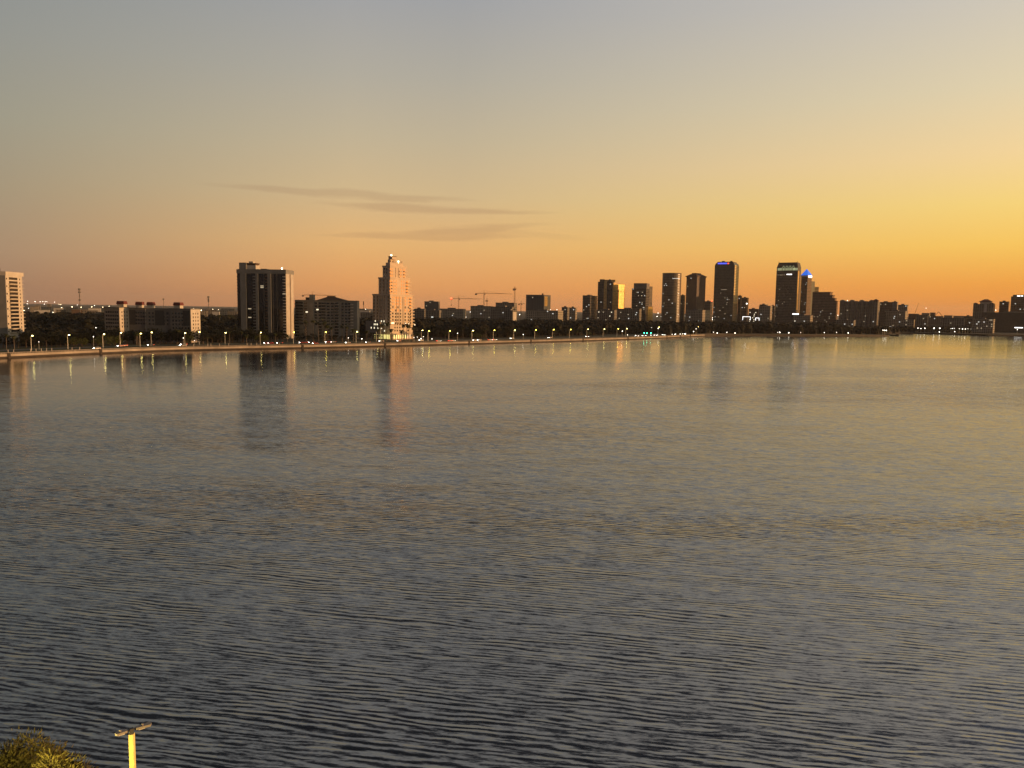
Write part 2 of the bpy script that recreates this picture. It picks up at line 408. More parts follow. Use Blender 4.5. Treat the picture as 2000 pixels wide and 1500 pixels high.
ribbon('lawn', 45, 60, GZ + .02, M['grass'])
b = MB()
for o in (17.5, 37.5):
    pp = offs(main[:-3], o)
    for i in range(0, len(pp) - 1): 
        a, c2 = pp[i], pp[i + 1]; n = max(1, int((c2 - a).length / 12))
        for k in range(n):
            p = a.lerp(c2, k / n); q = a.lerp(c2, (k + .3) / n); t = (q - p).normalized() if (q - p).length > 0 else Vector((1, 0)); w = Vector((-t.y, t.x)) * .08
            b.quad((*(p - w), GZ + .016), (*(q - w), GZ + .016), (*(q + w), GZ + .016), (*(p + w), GZ + .016))
tag(b.build('road_markings', M['white']), kind='structure')

# seawall with balustrade
sw = tag(empty('seawall', (*SHORE[10], 0)), 'long tan concrete seawall with balustrade curving along the far shore', 'seawall')
def loc(parent, o): o.location = (-parent.location.x, -parent.location.y, 0); return o
b = MB(); sweep(main, [(0, -1), (0, 1.15)], b); o = b.build('wet_footing', M['wetwall'], sw); loc(sw, o)
ncut = max(i for i, p in enumerate(main) if p.x < at(1385, sD(1385)).x)
b = MB(); sweep(main[ncut:], [(0.0, 1.15), (0, GZ + .15), (1.5, GZ + .15), (1.5, GZ)], b); o = b.build('plain_wall', M['wetwall'], sw); loc(sw, o)
b = MB(); sweep(main[:ncut + 1], [(0.0, 1.15), (-.12, 1.15), (-.12, 1.3), (.12, 1.35), (.12, GZ), (0, GZ), (0, GZ + .15), (1.5, GZ + .15), (1.5, GZ)], b); o = b.build('wall_face', M['seawall'], sw); loc(sw, o)
b = MB(); sweep(main[:-14], [(.35, GZ + .95), (.35, GZ + 1.1), (.75, GZ + 1.1), (.75, GZ + .95), (.35, GZ + .95)], b)
o = b.build('balustrade_rail', M['seawall'], sw); loc(sw, o)
b = MB(); pp = offs(main[:-14], .55)
for a, c2 in zip(pp[:-1], pp[1:]):
    n = max(1, int((c2 - a).length / .9))
    for k in range(n):
        p = a.lerp(c2, k / n)
        if p.y > 300: b.bar((*p, GZ + .15), (*p, GZ + .95), .28, .24)
o = b.build('balusters', M['seawall'], sw); loc(sw, o); o['kind'] = 'stuff'; o.name = 'baluster'
b = MB(); b.box(-1.0, 1.0, -.35, .8, -1, GZ + .9); b.box(-.6, .6, -.7, -.35, -1, GZ - .8); pm = b.mesh('outfall_pier'); pm.materials.append(M['wetwall'])
for u in (12, 193, 590, 752, 917, 1038, 1140, 1228, 1304, 1331, 1350):
    r = along(u, .2)
    if r: inst('outfall_pier', pm, sw, (r[0].x - sw.location.x, r[0].y - sw.location.y, 0), r[1], (1.0, 1, 1))
b = MB(); sweep(FARS, [(0, -1), (0, GZ), (1.5, GZ)], b); o = b.build('far_seawall', M['wetwall']); tag(o, 'low dark quay wall across the channel at the far right', 'quay wall')
b = MB(); sweep([tip, tip + Vector((14, 2)), tip + Vector((22, 14))], [(0, -1), (0, GZ), (1.5, GZ)], b); b.build('point_wall', M['wetwall'], sw); loc(sw, sw.children[-1])

# ------------------------------------------------------------------ buildings
class Bld:
    """corner nearest the camera at column uC and depth D; left face runs along -x, right face along +y"""
    def __init__(s, name, label, cat, uC, D, uL=None, uR=None, rel=None, group=None):
        s.uC, s.D = uC, D; s.C = at(uC, D); az = math.degrees(math.atan2(s.C.x, s.C.y))
        if rel is None: rel = math.degrees(math.atan2(max(uR - uC, .01), max(uC - uL, .01)))
        s.phi = R(az + rel); s.e = tag(empty(name, (s.C.x, s.C.y, GZ), -s.phi), label, cat, group)
        s.ax = Vector((math.cos(s.phi), -math.sin(s.phi))); s.ay = Vector((math.sin(s.phi), math.cos(s.phi)))
    def X(s, u, y=0.0):
        t, k = hit(dirh(u), s.C + s.ay * y, s.ax); return k
    def Y(s, u, x=0.0):
        t, k = hit(dirh(u), s.C + s.ax * x, s.ay); return k
    def Z(s, v, u=None): return zat(u or s.uC, v, s.D) - GZ
    def box(s, name, mat, x0, x1, y0, y1, z0, z1):
        b = MB(); b.box(x0, x1, y0, y1, z0, z1); return b.build(name, mat, s.e)
    def main(s, mat, uL, uR, v, z0=-.5, name='wall', depth=None):
        x0 = s.X(uL); y1 = s.Y(uR) if uR > s.uC + .2 else (depth or 15)
        s.x0, s.y1, s.z1 = x0, y1, s.Z(v)
        o = s.box(name, mat, x0, 0, 0, y1, z0, s.z1)
        s.box('roof', M['roof'], x0 - .3, .3, -.3, y1 + .3, s.z1 + .003, s.z1 + .8)
        return o
    def pane(s, name, mat, face, c, z, w, h, d=.06, base=0.0):
        key = (mat.name, face, round(w, 2), round(h, 2), d); m = _pm.get(key)
        if m is None:
            b = MB()
            if face == 'L': b.box(-w / 2, w / 2, -d, 0, 0, h)
            else: b.box(0, d, -w / 2, w / 2, 0, h)
            m = _pm[key] = b.mesh(name); m.materials.append(mat)
        return inst(name, m, s.e, (c, base, z) if face == 'L' else (base, c, z))
    def lit(s, n, zlo=4, zhi=None, mats=('winlit', 'winlit', 'winlit2'), w=2.0, h=1.6, faces='L', fh=3.9, x0=None, base=0.0):
        x0 = x0 if x0 is not None else s.x0; zhi = zhi or s.z1 - 5
        for _ in range(n):
            f = rnd.choice(faces); z = round(rnd.uniform(zlo, zhi) / fh) * fh + .8
            k = rnd.uniform(x0 + 2, -2) if f == 'L' else rnd.uniform(2, s.y1 - 2)
            s.pane('lit_window', M[rnd.choice(mats)], f, k, z, w, h, .08, -.004 + base if f == 'L' else .004)
_pm = {}

# --- A: white balcony tower cut by the left edge
A = Bld('apartment_tower', 'white high-rise with sunlit balconies cut off by the left edge', 'building', 12, 600, rel=28)
x0 = A.X(-45); y1 = A.Y(44); zt = A.Z(530); A.x0, A.y1, A.z1 = x0, y1, zt
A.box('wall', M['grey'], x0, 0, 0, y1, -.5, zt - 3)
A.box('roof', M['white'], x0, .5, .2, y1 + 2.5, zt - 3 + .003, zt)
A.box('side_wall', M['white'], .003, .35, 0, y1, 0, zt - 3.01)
b = MB(); b.bar((-8, 8, zt), (-8, 8, zt + 3), .5); b.build('roof_antenna', M['dark'], A.e)
ya, yb = A.Y(18.5), A.Y(35)
for k in range(15):
    z = zt - 6.2 - k * 2.92
    A.pane('window', M['glass'], 'R', (ya + yb) / 2, z, (yb - ya), 1.9, .05, .352)
    if k: A.pane('balcony', M['white'], 'R', (ya + yb) / 2, z - .55, (yb - ya) + 2.6, .5, 1.6, .352)
    A.pane('side_balcony', M['white'], 'R', y1 + 1.3, z - .5, 2.6, .35, .35, 0.0)
    if k % 2 == 0: A.pane('window', M['glass'], 'R', ya - 3.4, z, 1.3, 1.3, .05, .352)
    A.pane('window', M['glass'], 'R', yb + 3.2, z, 1.1, 1.3, .05, .352)

# --- B: low block with wings and red roof boxes
def lowwing(uL, uC, uR, v, pent, label, winrows, grp='wings of the low apartment complex', rel=30, D=640, dark=None):
    B = Bld('apartment_block', label, 'building', uC, D, rel=rel, group=None)
    B.main(M['midgrey'], uL, uR, v)
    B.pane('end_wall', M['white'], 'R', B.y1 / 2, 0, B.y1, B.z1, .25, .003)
    for k in range(winrows):
        for j in range(3):
            B.pane('window', M['brown'] if j % 2 else M['glass'], 'R', B.y1 * (.25 + .25 * j), B.z1 - 4.2 - k * 3, 1.2, 1.5, .05, .256)
        for u in [uL + (uC - uL) * t for t in (.15, .3, .45, .6, .75, .9)]:
            B.pane('window', M['glass'], 'L', B.X(u), B.z1 - 4.2 - k * 3, 1.3, 1.5, .05, -.003)
    if dark:
        for (ua, ub) in dark:
            xa, xb = B.X(ua), B.X(ub); B.pane('recess_shade', M['dark'], 'L', (xa + xb) / 2, B.z1 - 13.5, xb - xa, 12.4, .12, -.06)  # flat panel, shade of the recessed bay put into its dark colour
    for (ua, ub) in pent:
        xa, xb = B.X(ua), B.X(ub)
        o = B.box('penthouse', M['white'], xa, xb, 1, 6, B.z1 + .8, B.z1 + 3.2)
        b2 = MB(); z = B.z1 + 3.2; b2.prism([(xa - .5, .5), (xb + .5, .5), (xb + .5, 6.5), (xa - .5, 6.5)], z + .003, z + 2.6, taper=[(xa, 1), (xb, 1), (xb, 6), (xa, 6)]); b2.build('mansard_roof', M['redroof'], o)
    return B
lowwing(203, 232, 251.5, 601.5, [(233 - 6, 240)], 'low grey apartment wing with a sunlit end, leftmost of the complex', 5)
lowwing(251, 283, 284.5, 603, [(264, 276)], 'recessed dark apartment wing with a red roof box', 4, D=652, dark=[(251.5, 264)], rel=20)
lowwing(284, 331, 332.5, 604, [(286, 297)], 'long middle apartment wing with dark glass stair bay', 4, D=646, dark=[(302, 320)], rel=20)
lowwing(331, 371.5, 390, 604.5, [(338, 350)], 'low apartment wing with peach sunlit end wall beside the trees', 5, D=640, dark=[(357, 370.5)])

# --- C: dark slab tower
C = Bld('apartment_tower', 'tall dark slab tower with grey piers and pale sunlit end wall', 'building', 558.4, 740, rel=21)
x0 = C.X(463.5); y1 = C.Y(573); zt = C.Z(527); C.x0, C.y1, C.z1 = x0, y1, zt
C.box('wall', M['glass'], x0, 0, .6, y1, -.5, zt - 3.8)
C.box('parapet', M['grey'], x0 - .3, .35, 0, y1 + 1.8, zt - 3.8 + .003, zt)
C.box('roof', M['roof'], x0 + .5, -.5, 1, y1, zt + .003, zt + .3)
for (ua, ub, vb) in ((470.4, 481.6, 632), (500, 505, 641), (523.3, 530, 641)):
    xa, xb = C.X(ua), C.X(ub); C.box('pier', M['grey'], xa, xb, -.5, .597, 0, zt - 3.81)
for u in (533.5, 541, 515.7):
    xa = C.X(u); C.box('mullion', M['midgrey'], xa - .2, xa + .2, .2, .597, 0, zt - 3.81)
xa = C.X(558.4)
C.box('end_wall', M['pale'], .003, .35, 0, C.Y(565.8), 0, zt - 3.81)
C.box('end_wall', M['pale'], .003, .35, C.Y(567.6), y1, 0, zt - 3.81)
C.box('slit_window', M['brown'], .003, .1, C.Y(565.8) + .01, C.Y(567.6) - .01, 0, zt - 3.81)
for (ua, ub, mt, n) in ((492.3, 499.6, 'grey', 22), (516.3, 523, 'brown', 22), (550.5, 558, 'pale', 24)):
    xa, xb = C.X(ua), C.X(ub)
    for k in range(n):
        C.pane('balcony', M[mt], 'L', (xa + xb) / 2 + .5, zt - 7 - k * 2.83, (xb - xa) * .62, .95, 1.0, .58)
for k in range(23):
    z = zt - 7.2 - k * 2.83
    C.pane('rear_balcony', M['pale'], 'R', y1 + 1.9, z, 3.2, 1.0, .3, -3)
    C.pane('edge_balcony', M['grey'], 'L', x0 - .4, z, .8, .7, 1.5, 3)
for (u, v) in ((487, 605), (512, 560), (487, 622), (555, 575), (512, 563)):
    C.pane('lit_window', M['winlit'], 'L', C.X(u), C.Z(v), 3.2, .9, .06, .59)
xa, xb, xc = C.X(467.5), C.X(481), C.X(499)
ph = C.box('penthouse', M['grey'], xa, xb, 1, 12, zt + .3, C.Z(513.5))
C.box('penthouse_wall', M['pale'], xb + .003, xc, 2, 11, zt + .3, C.Z(518.5))
b = MB(); z0, z1 = C.Z(518.5), C.Z(514.2); b.prism([(xb + 1, 2.5), (xc - 1, 2.5), (xc - 1, 10), (xb + 1, 10)], z0 + .003, z1, taper=[(xb + .2, 1.5), (xc + .8, 1.5), (xc + .8, 11), (xb + .2, 11)]); b.build('flared_roof', M['brown'], C.e)
b = MB(); b.box(C.X(484), C.X(492), 4, 9, C.Z(514.2) + .003, C.Z(510.8)); b.build('roof_tank', M['white'], C.e)
b = MB(); b.box(C.X(507), C.X(519), 4, 9, zt + .303, C.Z(525)); b.build('roof_plant', M['midgrey'], C.e)
b = MB(); b.ball((C.X(545.5), 8, C.Z(523.5)), .7); b.bar((C.X(545.5), 8, zt), (C.X(545.5), 8, C.Z(524)), .2); b.build('roof_lamp', M['farlamp'], C.e)

# --- D: grey mid-rise
D_ = Bld('apartment_block', 'grey mid-rise with stacked balconies and a low brown hipped roof', 'building', 697.3, 768, rel=16)
x0 = D_.X(576); y1 = D_.Y(701.3); zt = D_.Z(589); D_.x0, D_.y1, D_.z1 = x0, y1, zt
D_.box('wall', M['grey'], x0, 0, 0, y1, -.5, zt)
D_.box('parapet', M['grey'], x0, .3, -.3, y1, zt + .003, zt + .9)
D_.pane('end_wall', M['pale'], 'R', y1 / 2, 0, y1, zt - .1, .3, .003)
D_.box('stair_tower', M['grey'], D_.X(605), D_.X(613), -1.2, 4, 0, D_.Z(576.5))
D_.box('roof_plant', M['dark'], D_.X(595), D_.X(603), 3, 8, zt + .9, D_.Z(582))
xa, xb, xm1, xm2 = D_.X(619), D_.X(674), D_.X(636), D_.X(650)
b = MB(); b.prism([(xa, -.8), (xb, -.8), (xb, 14), (xa, 14)], zt + .91, D_.Z(580.5), taper=[(xm1, 5), (xm2, 5), (xm2, 9), (xm1, 9)]); b.build('hip_roof', M['brown'], D_.e)
b = MB(); b.box(xm1, xm2, 5, 9, D_.Z(580.5) + .003, D_.Z(578.6)); b.build('roof_vent', M['dark'], D_.e)
cols = [(580, 4), (588, 4), (596.5, 3), (617, 2.5), (625, 3), (632, 4), (641, 3), (649, 3), (657, 4), (669, 2.4), (676, 2.4), (682, 2.2)]
for i, (u, w) in enumerate(cols):
    for k in range(12):
        if i * 12 + k >= 144: break
        z = zt - 3.1 - k * 2.95
        if i in (0, 1, 5, 8) :
            D_.pane('balcony', M['grey'], 'L', D_.X(u), z - .6, w + .3, .8, 1.1, -.06)
        if k < 8 or i % 2 == 0: D_.pane('window', M['glass'], 'L', D_.X(u), z, w, 1.7, .05, -.003)
for k in range(13):
    D_.pane('corner_balcony', M['pale'], 'L', D_.X(687.5), zt - 3.6 - k * 2.95, 2.6, .9, 1.3, -.003)
for (u, v) in ((599, 612), (620, 607)): D_.pane('lit_window', M['winbright'], 'L', D_.X(u), D_.Z(v), 2.2, 1.2, .06, -.06)

# --- E: stepped sunlit tower
E = Bld('apartment_tower', 'stepped wedding-cake tower glowing orange on its sunlit side', 'building', 762, 758, rel=44)
def tier(uL, uC, uR, v0, v1, mat='etower'):
    s = (E.X(762) - E.X(uC, 0)) if uC < 762 else 0
    x1 = E.X(uC) ; 
    off = abs(x1)
    return off
M['etower'] = plain('rendered_stone', (.56, .45, .33), .8, .1, .2)
zs = {v: E.Z(v) for v in (575, 542, 519, 509, 499.5, 632, 663)}
def tbox(name, uL, xin, uR, z0, z1, mat=None):
    # tier set back by xin from both street faces
    xl = E.X(uL, xin); yr = E.Y(uR, -xin)
    o = E.box(name, mat or M['etower'], xl, -xin, xin, yr, z0, z1); return xl, yr
t1 = tbox('wall', 728, 0, 806, -.5, zs[575])
t2 = tbox('second_tier', 739.5, 2.0, 800.5, zs[575] + .003, zs[542])
t3 = tbox('third_tier', 747.5, 3.0, 793.5, zs[542] + .003, zs[519])
t4 = tbox('fourth_tier', 753.5, 4.2, 787, zs[519] + .003, zs[509] - 1.5)
t5 = tbox('turret', 757.5, 6, 775, zs[509] - 1.497, E.Z(505.5))
tw = E.box('turret_top', M['etower'], E.X(758.8, 6.5), E.X(766, 6.5), 6.5, 12, E.Z(505.5) + .003, E.Z(500))
b = MB(); b.box(E.X(758.4, 6.3), E.X(766.4, 6.3), 6.3, 12.3, E.Z(500) + .003, E.Z(499)); b.build('turret_roof', M['dark'], E.e)
b = MB(); b.ball((E.X(764.3, 9), 9, E.Z(497)), .9); b.bar((E.X(764.3, 9), 9, E.Z(499)), (E.X(764.3, 9), 9, E.Z(497)), .25); b.build('beacon', M['farwarm'], E.e)
b = MB(); b.ball((-4.5, E.Y(778, -4.5), E.Z(508.5)), .8); b.bar((-4.5, E.Y(778, -4.5), zs[509] - 1.5), (-4.5, E.Y(778, -4.5), E.Z(508.5)), .25); b.build('beacon', M['farwarm'], E.e)
# columns of the pergola on the fourth tier
for u in (770, 772.5, 783, 785.2): E.box('pergola_post', M['etower'], -4.9, -4.3, E.Y(u, -4.5) - .3, E.Y(u, -4.5) + .3, zs[509] - 1.49, E.Z(507.5))
# cornices
for (xl, yr, xin, z) in ((t1[0], t1[1], 0, zs[575]), (t2[0], t2[1], 2, zs[542]), (t3[0], t3[1], 3, zs[519])):
    b = MB(); b.box(xl - .4, -xin + .4, xin - .4, yr + .4, z - .5, z + .5); b.box(xl - .2, -xin + .2, xin - .2, yr + .2, z - 1.2, z - .503); b.build('cornice', M['etower'], E.e)
FH = 3.15
# left (shaded) face windows
for u, w in ((730.7, 2.0), (737.3, 2.2), (742.3, 1.3), (746, 1.3), (750.6, 1.3), (758.6, 2.4)):
    for k in range(9): E.pane('window', M['glass'], 'L', E.X(u), zs[575] - 4.0 - k * FH, w, 2.6, .05, -.003)
for u, w in ((743.2, 1.5), (749.6, 1.9), (756.3, 1.5)):
    for k in range(5): E.pane('window', M['glass'], 'L', E.X(u, 2), zs[542] - 4.2 - k * FH, w, 2.6, .05, 1.997)
for u in (750.5, 755.5):
    for k in range(3): E.pane('window', M['glass'], 'L', E.X(u, 3), zs[519] - 4.4 - k * FH, 1.4, 2.5, .05, 2.997)
for u in (759.5, 762.5): E.pane('window', M['glass'], 'L', E.X(u, 6), zs[509] - 1, .9, 2.2, .05, 5.997)
for u in (770, 773): E.pane('window', M['glass'], 'R', E.Y(u, -6), zs[509] - 1, .9, 2.2, .05, -5.997)
# right (sunlit) face windows
for u, w in ((767.2, 2.0), (772.7, 1.7), (777.2, 1.5), (782.3, 1.5), (791.5, 1.7), (797.5, 1.3), (802, 2.0)):
    for k in range(9):
        E.pane('window', M['glass'] if k > 4 else M['sunglass'] if k < 3 or (k + int(u)) % 2 else M['brown'], 'R', E.Y(u), zs[575] - 4.0 - k * FH, w, 1.9, .05, .003)
for u in (774.8, 779.8, 786.5, 789): E.pane('pilaster', M['etower'], 'R', E.Y(u), zs[632], .5, zs[575] - zs[632] - 2, .35, .003)
for k in range(9):
    E.pane('balcony', M['etower'], 'R', E.Y(765.2), zs[575] - 4.5 - k * FH, 5.5, 1.0, 1.5, .003)
    E.pane('balcony', M['etower'], 'R', E.Y(803.6), zs[575] - 4.5 - k * FH, 5.5, 1.0, 1.7, .003)
for k in range(5):
    for u, w in ((763, 2.6), (769, 1.4), (774, 1.4), (784.5, 1.2), (789, 1.2), (795, 2.6)):
        E.pane('window', M['sunglass'], 'R', E.Y(u, -2), zs[542] - 4.2 - k * FH, w, 1.9, .05, -1.997)
    E.pane('balcony', M['etower'], 'R', E.Y(769, -2), zs[542] - 4.7 - k * FH, 7.0, .9, 1.3, -1.997)
    E.pane('balcony', M['etower'], 'R', E.Y(797.5, -2), zs[542] - 4.7 - k * FH, 6.2, .9, 1.8, -1.997)
for k in range(3):
    for u, w in ((762.5, 1.6), (766, 1.6), (782.5, 1.8), (789, 1.8)):
        E.pane('window', M['sunglass'], 'R', E.Y(u, -3), zs[519] - 4.4 - k * FH, w, 2.0, .05, -2.997)
    E.pane('balcony', M['etower'], 'R', E.Y(764.5, -3), zs[519] - 4.9 - k * FH, 5, .9, 1.3, -2.997)
    E.pane('balcony', M['etower'], 'R', E.Y(782, -3), zs[519] - 4.9 - k * FH, 4, .9, 1.2, -2.997)
    E.pane('balcony', M['etower'], 'R', E.Y(791, -3), zs[519] - 4.9 - k * FH, 4.5, .9, 1.5, -2.997)
for u in (773, 778): E.pane('pilaster', M['etower'], 'R', E.Y(u, -3), zs[542] + .1, .5, zs[519] - zs[542] - 1.5, .4, -2.997)
# podium with lit arcade
xp = E.X(717, -4); yp = E.Y(807, 1)
E.box('podium', M['grey'], xp, -8, -6, -.01, -.5, E.Z(628))
E.box('podium_wall', M['etower'], .006, 1.5, 2, yp, -.5, E.Z(651))
for v, us in ((627.5, (733, 745, 750)), (634, (731, 734, 737, 752)), (641, (725, 731, 738, 745)), (646, (751,))):
    for u in us: E.pane('lit_window', M['winbright'], 'L', E.X(u, -6), E.Z(v) - .8, 1.1, 1.6, .06, -6.003)
n = 10
for i in range(n):
    u = 732 + i * 3.1; E.pane('arcade_opening', M['arcade'], 'L', E.X(u, -6), 1, 1.25, 4.2, .08, -6.003)
for i in range(8):
    u = 770 + i * 4.4; E.pane('arcade_opening', M['arcade'] if i < 6 else M['winlit'], 'R', E.Y(u, 1.5), 1, 1.3, 3.6, .08, 1.503)
for k, z in enumerate((E.Z(634), E.Z(640), E.Z(646))):
    for u in (771.5, 776, 781, 786, 797): E.pane('window', M['brown'] if k == 0 else M['glass'], 'R', E.Y(u), z - .8, 1.5, 1.7, .05, .003)
E.pane('lit_window', M['winbright'], 'R', E.Y(767), E.Z(634), 4, 2.2, .06, .06)
for u, v in ((792, 633), (798, 634), (764, 645), (810, 636)): 
    E.pane('lit_window', M['winbright'], 'R', E.Y(u), E.Z(v), 1.1, 1.1, .3, .003)

# --- generic skyline blocks: name, label, uL, uC, uR, v top, depth, material, lit windows
def block(name, label, uL, uC, uR, v, D, mat, nlit=4, rel=None, roofplant=True, group=None, z0=-.5, mats=('winlit', 'winlit2')):
    B = Bld(name, label, 'building', uC, D, uL, uR, rel=rel, group=group)
    B.main(M[mat], uL, uR, v, z0, depth=min(25, (uC - uL) * D / F + 8))
    if roofplant and B.x0 < -6:
        w = abs(B.x0); B.box('roof_plant', M['midgrey'], B.x0 * .7, B.x0 * .4, B.y1 * .3, B.y1 * .7, B.z1 + .8, B.z1 + 2.8)
    if nlit: B.lit(nlit, zlo=4, zhi=B.z1 - 3, mats=mats)
    return B
# centre distance
block('office_block', 'small ribbed grey block on the horizon left of the cranes', 829, 856, 859, 589.5, 1750, 'ghotel', 3, rel=10)
block('low_building', 'pale flat building under the red-lit crane', 859, 905, 910, 604, 1600, 'gpale', 4, rel=10)
block('low_building', 'dark low building right of the stepped tower', 808, 829, 831, 604, 1300, 'gres', 2, rel=12)
block('low_building', 'grey building with pale parapet among the trees right of the stepped tower', 831, 858, 862, 607, 1250, 'gres', 2, rel=12)
block('construction_building', 'half-built concrete frame with white bands beneath the tallest crane', 919, 958, 963, 598.5, 1700, 'gpale', 3, rel=12)
block('construction_building', 'half-built dark upper storeys beside the tallest crane', 968, 1004, 1010, 592, 1720, 'gres', 2, rel=12)
block('hospital_building', 'pale stepped building with dark recess below the tallest crane', 958, 1000, 1010, 600, 1500, 'gres', 4, rel=15)
cb_ = block('low_building', 'small building with two sunlit panels at the wood edge under the crane', 985, 1001, 1010, 607, 1250, 'gres', 0)
cb_.pane('bright_panel', M['pale'], 'R', cb_.y1 / 2, 1, cb_.y1 * .7, cb_.z1 - 3, .1, .01)
H_ = block('hotel', 'broad curved grey hotel block with one orange-lit bay', 1027, 1062, 1075, 576.5, 1560, 'ghotel', 3, roofplant=False)
H_.pane('lit_bay', M['sungold'], 'R', H_.Y(1066), H_.z1 - 22, H_.Y(1069) - H_.Y(1063.5), 20, .3, .01)
H_.box('roof_fin', M['dark'], H_.X(1058), H_.X(1060), 0, 3, H_.z1 + .8, H_.z1 + 3.5)
block('parking_garage', 'long pale low garage with lit decks in front of the hotel', 1028, 1090, 1100, 607.5, 1400, 'gpale', 6, rel=10)
block('low_building', 'dark narrow building right of the hotel garage', 1097, 1108, 1112, 600.5, 1500, 'gres', 1)
block('low_building', 'pale rounded block with a column of lights', 1112, 1124, 1127, 601.5, 1480, 'gpale', 3)
# downtown
block('office_tower', 'short dark grey tower left of the golden twin tower', 1137.5, 1152, 1166, 577.5, 1800, 'gdark', 6, rel=12)
G = Bld('office_tower', 'twin-crowned dark tower with a glass strip in reflected sunrise gold', 'building', 1196, 1850, 1166, 1199, rel=10)
G.main(M['gdark'], 1166.5, 1198, 551)
G.box('west_crown', M['gdark'], G.X(1170), G.X(1178.5), -1, 8, G.z1 + .8, G.Z(545.5)); G.box('east_crown', M['gdark'], G.X(1185), G.X(1193.5), -1, 8, G.z1 + .8, G.Z(549))
xa, xb = G.X(1178.5), G.X(1184.2); G.pane('sun_strip', M['sungold'], 'L', (xa + xb) / 2, 20, xb - xa, G.z1 - 18, .4, -.003)
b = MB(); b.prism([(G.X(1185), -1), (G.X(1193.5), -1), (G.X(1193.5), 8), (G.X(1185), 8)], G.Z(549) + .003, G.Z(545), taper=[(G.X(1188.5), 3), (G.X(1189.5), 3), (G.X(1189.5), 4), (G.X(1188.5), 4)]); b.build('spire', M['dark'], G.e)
G.box('sun_cap', M['sungold'], G.X(1178), G.X(1198.5), 9, 16, G.z1 + .8, G.Z(546)); G.lit(5)
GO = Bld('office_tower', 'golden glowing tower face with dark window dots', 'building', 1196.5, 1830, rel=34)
GO.main(M['sungold'], 1195.5, 1219, 554)
for k in range(7): GO.pane('window', M['dark'], 'R', GO.y1 * (.1 + .13 * k), GO.Z(570), 1.6, 3.2, .1, .01)
P_ = block('office_tower', 'dark glass tower with scattered lit windows and sunlit side', 1233, 1260.5, 1267, 564, 1800, 'gdark', 18)
P_.box('upper_block', M['midgrey'], P_.X(1236), P_.X(1261), 2, P_.y1 - 1, P_.z1 + .8, P_.Z(553)); 
Q = block('office_block', 'tan slab behind the dark glass tower', 1258, 1262, 1273, 560, 1860, 'gpale', 2, rel=60, roofplant=False)
Q2 = block('office_block', 'narrow golden lit block at the foot of the dark glass tower', 1262, 1265.5, 1275, 599, 1700, 'sungold', 0, rel=60, roofplant=False)
block('parking_garage', 'long low office with lit floors in front of the golden tower', 1166, 1200, 1205, 606, 1550, 'gres', 8, rel=12, mats=('winbright', 'winlit'))
block('parking_garage', 'banded low garage at the foot of the dark glass tower', 1205, 1249, 1253, 604, 1500, 'gres', 6, rel=12)
# round tower
c0 = at(1310, 1900); r0 = 18 * 1900 / F
T = tag(empty('round_tower', (c0.x, c0.y, GZ)), 'cylindrical brown tower standing alone with a lit sign near its rim', 'building')
M['ground_'] = grid('round_grid', (0.173, 0.143, 0.105), (.045, .038, .03), 400, 3.9, 1, .42, .3)
b = MB(); n = 40; zt = zat(1310, 535, 1900) - GZ
b.prism([(r0 * math.cos(6.2832 * i / n), r0 * math.sin(6.2832 * i / n)) for i in range(n)], -.5, zt); b.build('wall', M['ground_'], T)
b = MB(); b.prism([(r0 * 1.01 * math.cos(6.2832 * i / n), r0 * 1.01 * math.sin(6.2832 * i / n)) for i in range(n)], zt + .003, zt + 1.5); b.build('roof', M['dark'], T)
thc = math.atan2(-c0.y, -c0.x)
def oncyl(name, mat, dth, z, w, h):
    th = thc + dth; b = MB(); b.box(-.15, .15, -w / 2, w / 2, 0, h); m = b.mesh(name); m.materials.append(M[mat]); return inst(name, m, T, ((r0 + .12) * math.cos(th), (r0 + .12) * math.sin(th), z), th)
for k in range(8): oncyl('sign_letter', 'winlit2', .10 + k * .115, zt - 12.5, 1.8, 1.4)
for k in range(16): oncyl('lit_window', rnd.choice(('winlit', 'winlit2')), rnd.uniform(-1.2, 1.2), round(rnd.uniform(10, zt - 20) / 3.9) * 3.9 + 1, 2, 1.4)
block('office_block', 'slim dark block squeezed right of the round tower', 1328, 1335, 1337.5, 577, 1950, 'gdark', 1)
K = block('office_tower', 'ribbed brown tower with overhanging cap and domed top', 1338.5, 1359, 1376, 541, 1900, 'gpiers', 4, roofplant=False, rel=29)
b = MB(); z = K.z1 + .8; b.box(K.x0 - 2, 2, -2, K.y1 + 2, z, z + 2); x0, y1 = K.x0, K.y1
b.prism([(x0 - 1, -1), (1, -1), (1, y1 + 1), (x0 - 1, y1 + 1)], z + 2.003, z + 7, taper=[(x0 + 7, 7), (-7, 7), (-7, y1 - 7), (x0 + 7, y1 - 7)]); b.build('cap_roof', M['brown'], K.e)
b = MB(); b.box(x0 + 9, -9, 9, y1 - 9, z + 7.003, z + 9.5); b.build('roof_plant', M['dark'], K.e)
block('low_building', 'tan stone office at the foot of the ribbed tower', 1340, 1372, 1387, 606, 1600, 'gpale', 5, rel=20)
bb = block('office_block', 'dark low block with a red roof beacon', 1375, 1387, 1391.5, 589, 1850, 'gdark', 2)
b = MB(); b.ball((bb.X(1389), 2, bb.z1 + 2), 1.2); b.build('beacon', M['red'], bb.e)
